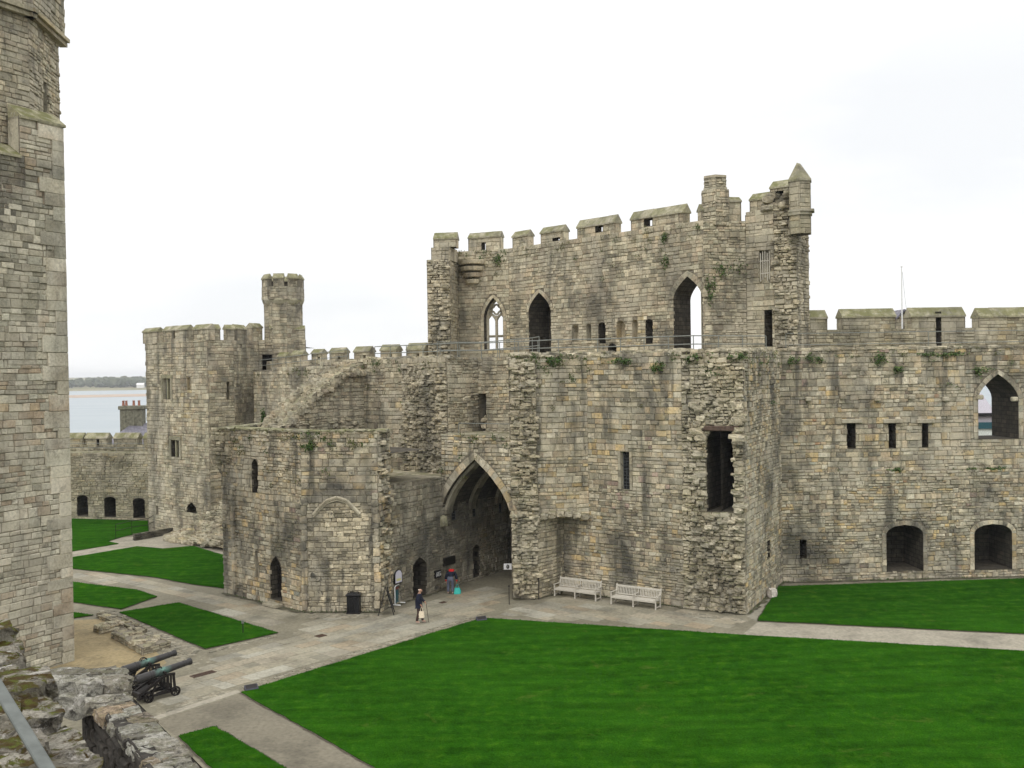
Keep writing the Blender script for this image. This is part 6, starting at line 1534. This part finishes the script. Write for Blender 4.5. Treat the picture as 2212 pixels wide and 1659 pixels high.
# little gabled roof and flagpole behind the right-hand curtain
gb = thing('gable_lookout', 'small gabled stone lookout with an arched opening behind the right curtain merlons', 'building', (30, 76, 0)); Yg = 76
A_, B_ = PY(1935, 712, Yg), PY(1972, 712, Yg); ap = PY(1953, 672, Yg); zb_ = 10; ze = PY(1953, 690, Yg).z
Fg = Facet(A_.xy, B_.xy); a = MB(); o_ = mkop(Fg.L * .45, Fg.L * .8, ze - 1.2, ze - .75, ze - .45, 'round', 3, True); facet(a, Fg, zb_, ze, COARSE, [o_], prof=[(0, ze), (Fg.L / 2, ap.z - .1), (Fg.L, ze)], seed=380, thick=3); a.build('wall', MU, gb)
a = MB()
for s, (u0, u1) in ((0, (-.15, Fg.L / 2)), (1, (Fg.L + .15, Fg.L / 2))): a.add([Fg.W(u0, ze - .1, .2), Fg.W(u1, ap.z, .2), Fg.W(u1, ap.z, -3.1), Fg.W(u0, ze - .1, -3.1), Fg.W(u0, ze + .05, .2), Fg.W(u1, ap.z + .15, .2), Fg.W(u1, ap.z + .15, -3.1), Fg.W(u0, ze + .05, -3.1)], [[0, 1, 2, 3], [4, 5, 6, 7], [0, 1, 5, 4], [2, 3, 7, 6]])
a.build('roof', M_SLATE, gb)
fp0, fp1 = PY(1949, 720, 70), PY(1947.5, 578, 70); t = thing('flagpole', 'bare white flagpole rising behind the right curtain wall', 'flagpole', (fp0.x, fp0.y, 10)); a = MB(); a.tube((fp0.x, fp0.y, 9), (fp0.x, fp0.y, fp1.z), .07, .035, 10); a.build('pole', M_WHITE, t)
a = MB(); pts = [Vector((fp0.x + .05, fp0.y, fp1.z - .3)), Vector((fp0.x + .25, fp0.y, fp1.z - 2.5)), Vector((fp0.x + .62, fp0.y, 14.5))]; a.path(pts, .01, 4); a.build('halyard', M_RAIL, t)
a = MB(); a.lathe([(0, .03), (.03, .07), (.1, .07), (.14, 0)], (fp0.x, fp0.y, fp1.z), (0, 0, 1), 10); a.build('finial', M_WHITE, t)
# town house glimpsed through the big arched window
th_ = thing('town_house', 'pale roofed house with teal fascia glimpsed through the big arched window', 'house', (42, 88, -5)); Yh = 88
def band(name, y0, y1, mat, dy0=0, dy1=0, x0=2070, x1=2150):
    a = MB(); p, q = PY(x0, y1, Yh), PY(x1, y1, Yh); r_, s_ = PY(x1, y0, Yh), PY(x0, y0, Yh); p.y += dy0; q.y += dy0; r_.y += dy1; s_.y += dy1; q.z = p.z; r_.z = s_.z
    bkk = Vector((0, 6, 0)); a.add([p, q, r_, s_, p + bkk, q + bkk, r_ + bkk, s_ + bkk], [[0, 1, 2, 3], [0, 3, 7, 4], [1, 5, 6, 2], [3, 2, 6, 7]]); a.build(name, mat, th_)
band('roof', 853, 893, M_LIL, 0, 2.5); band('gutter', 893, 900, M_BLACK, -.2, -.2); band('wall', 900, 913, M_LIL, .02, .02); band('fascia', 913, 927, M_TFAS, -.1, -.1); band('shopfront', 927, 1150, M_WREN, .05, .05)

# far shore of the strait
def shore_mat():
    t = NT('shore_grass'); n = t.noise(.012, 5, .6)
    return t.done(t.ramp(n, [(.35, (.15, .155, .075)), (.65, (.24, .21, .13))]), .95)
hills = MB(); nx, rows = 60, [(1530, -6.7), (1560, -4.5), (1750, -2.0), (2200, 3), (3000, 12), (4200, 17), (5200, 8)]
for j, (Y, z) in enumerate(rows):
    for i in range(nx + 1):
        x = -2600 + 3600 * i / nx
        hills.v.append((x, Y + (60 * noise.noise(Vector((x * .003, j * .1, 1))) if j < 3 else 0), z + (abs(z) * .5 * noise.noise(Vector((x * .0012, Y * .001, 3))) if j > 1 else 0)))
for j in range(len(rows) - 1):
    for i in range(nx): b0 = j * (nx + 1) + i; hills.f.append([b0, b0 + 1, b0 + nx + 2, b0 + nx + 1]); hills.m.append(0)
tag(hills.build('far_hills', shore_mat(), smooth=True), kind='structure')
def wood_mat():
    t = NT('far_wood'); rnd, g = island(t); return t.done(t.ramp(rnd, [(0, (.055, .068, .042)), (.6, (.075, .088, .05)), (1, (.10, .105, .065))]), .95)
wd_ = MB(); rr = random.Random(17)
def crown(c, r, h_):
    bm = bmesh.new(); bmesh.ops.create_icosphere(bm, subdivisions=2, radius=1); o = Vector((rr.uniform(0, 50), rr.uniform(0, 50), 0)); vs = []
    for v in bm.verts:
        k = 1 + .55 * noise.noise(v.co * 1.7 + o); vs.append(Vector((v.co.x * r * k, v.co.y * r * k, v.co.z * h_ * .5 * k + h_ * .55)) + Vector(c))
    bm.verts.index_update(); wd_.add(vs, [[v.index for v in f.verts] for f in bm.faces]); bm.free()
for k in range(420):
    Y = rr.uniform(1640, 1900); px = rr.uniform(120, 420); p = PY(px, 838, Y); den = 1.0 if px > 205 else .45
    if rr.random() > den: continue
    crown((p.x, Y, -3.2 + (Y - 1640) * .012), rr.uniform(3.5, 8), rr.uniform(8, 15))
tag(wd_.build('far_wood', wood_mat()), kind='stuff')
t = thing('cottage', 'tiny white cottage on the far shore of the strait', 'house', (-560, 1600, -3)); q = PY(304, 839, 1590)
a = MB(); a.bbox((q.x, q.y, -1.6), (11, 6, 5), .1); a.build('wall', M_WHITE, t); a = MB(); a.add([(q.x - 6, q.y - 3.4, .9), (q.x + 6, q.y - 3.4, .9), (q.x + 6, q.y, 4), (q.x - 6, q.y, 4), (q.x + 6, q.y + 3.4, .9), (q.x - 6, q.y + 3.4, .9)], [[0, 1, 2, 3], [3, 2, 4, 5]]); a.build('roof', M_WHITE, t)
sb = MB(); n = 40; top = []; bot = []
for i in range(n + 1):
    x = -1100 + 1300 * i / n; top.append((x, 1150 + 40 * noise.noise(Vector((x * .004, 2, 0))), -6.45)); bot.append((x, 1000 + 70 * noise.noise(Vector((x * .005, 8, 0))), -6.5))
for i in range(n): sb.poly([bot[i], bot[i + 1], top[i + 1], top[i]])
tag(sb.build('sandbank', plain('wet_sand', (.36, .27, .20), .7, 0, .2, .05)), kind='structure')
# ------------------------------------------------------------------ the damp air over the strait
hz = MB(); hz.box((0, 2890, 15), (12000, 6000, 52)); hz = hz.build('haze', bpy.data.materials.new('haze_air')); tag(hz, kind='stuff')
hm = hz.data.materials[0]; hm.use_nodes = True; hm.node_tree.nodes.clear()
pv = hm.node_tree.nodes.new('ShaderNodeVolumePrincipled'); ho = hm.node_tree.nodes.new('ShaderNodeOutputMaterial'); hm.node_tree.links.new(pv.outputs[0], ho.inputs['Volume'])
pv.inputs['Color'].default_value = (.93, .96, 1, 1); pv.inputs['Density'].default_value = .00018
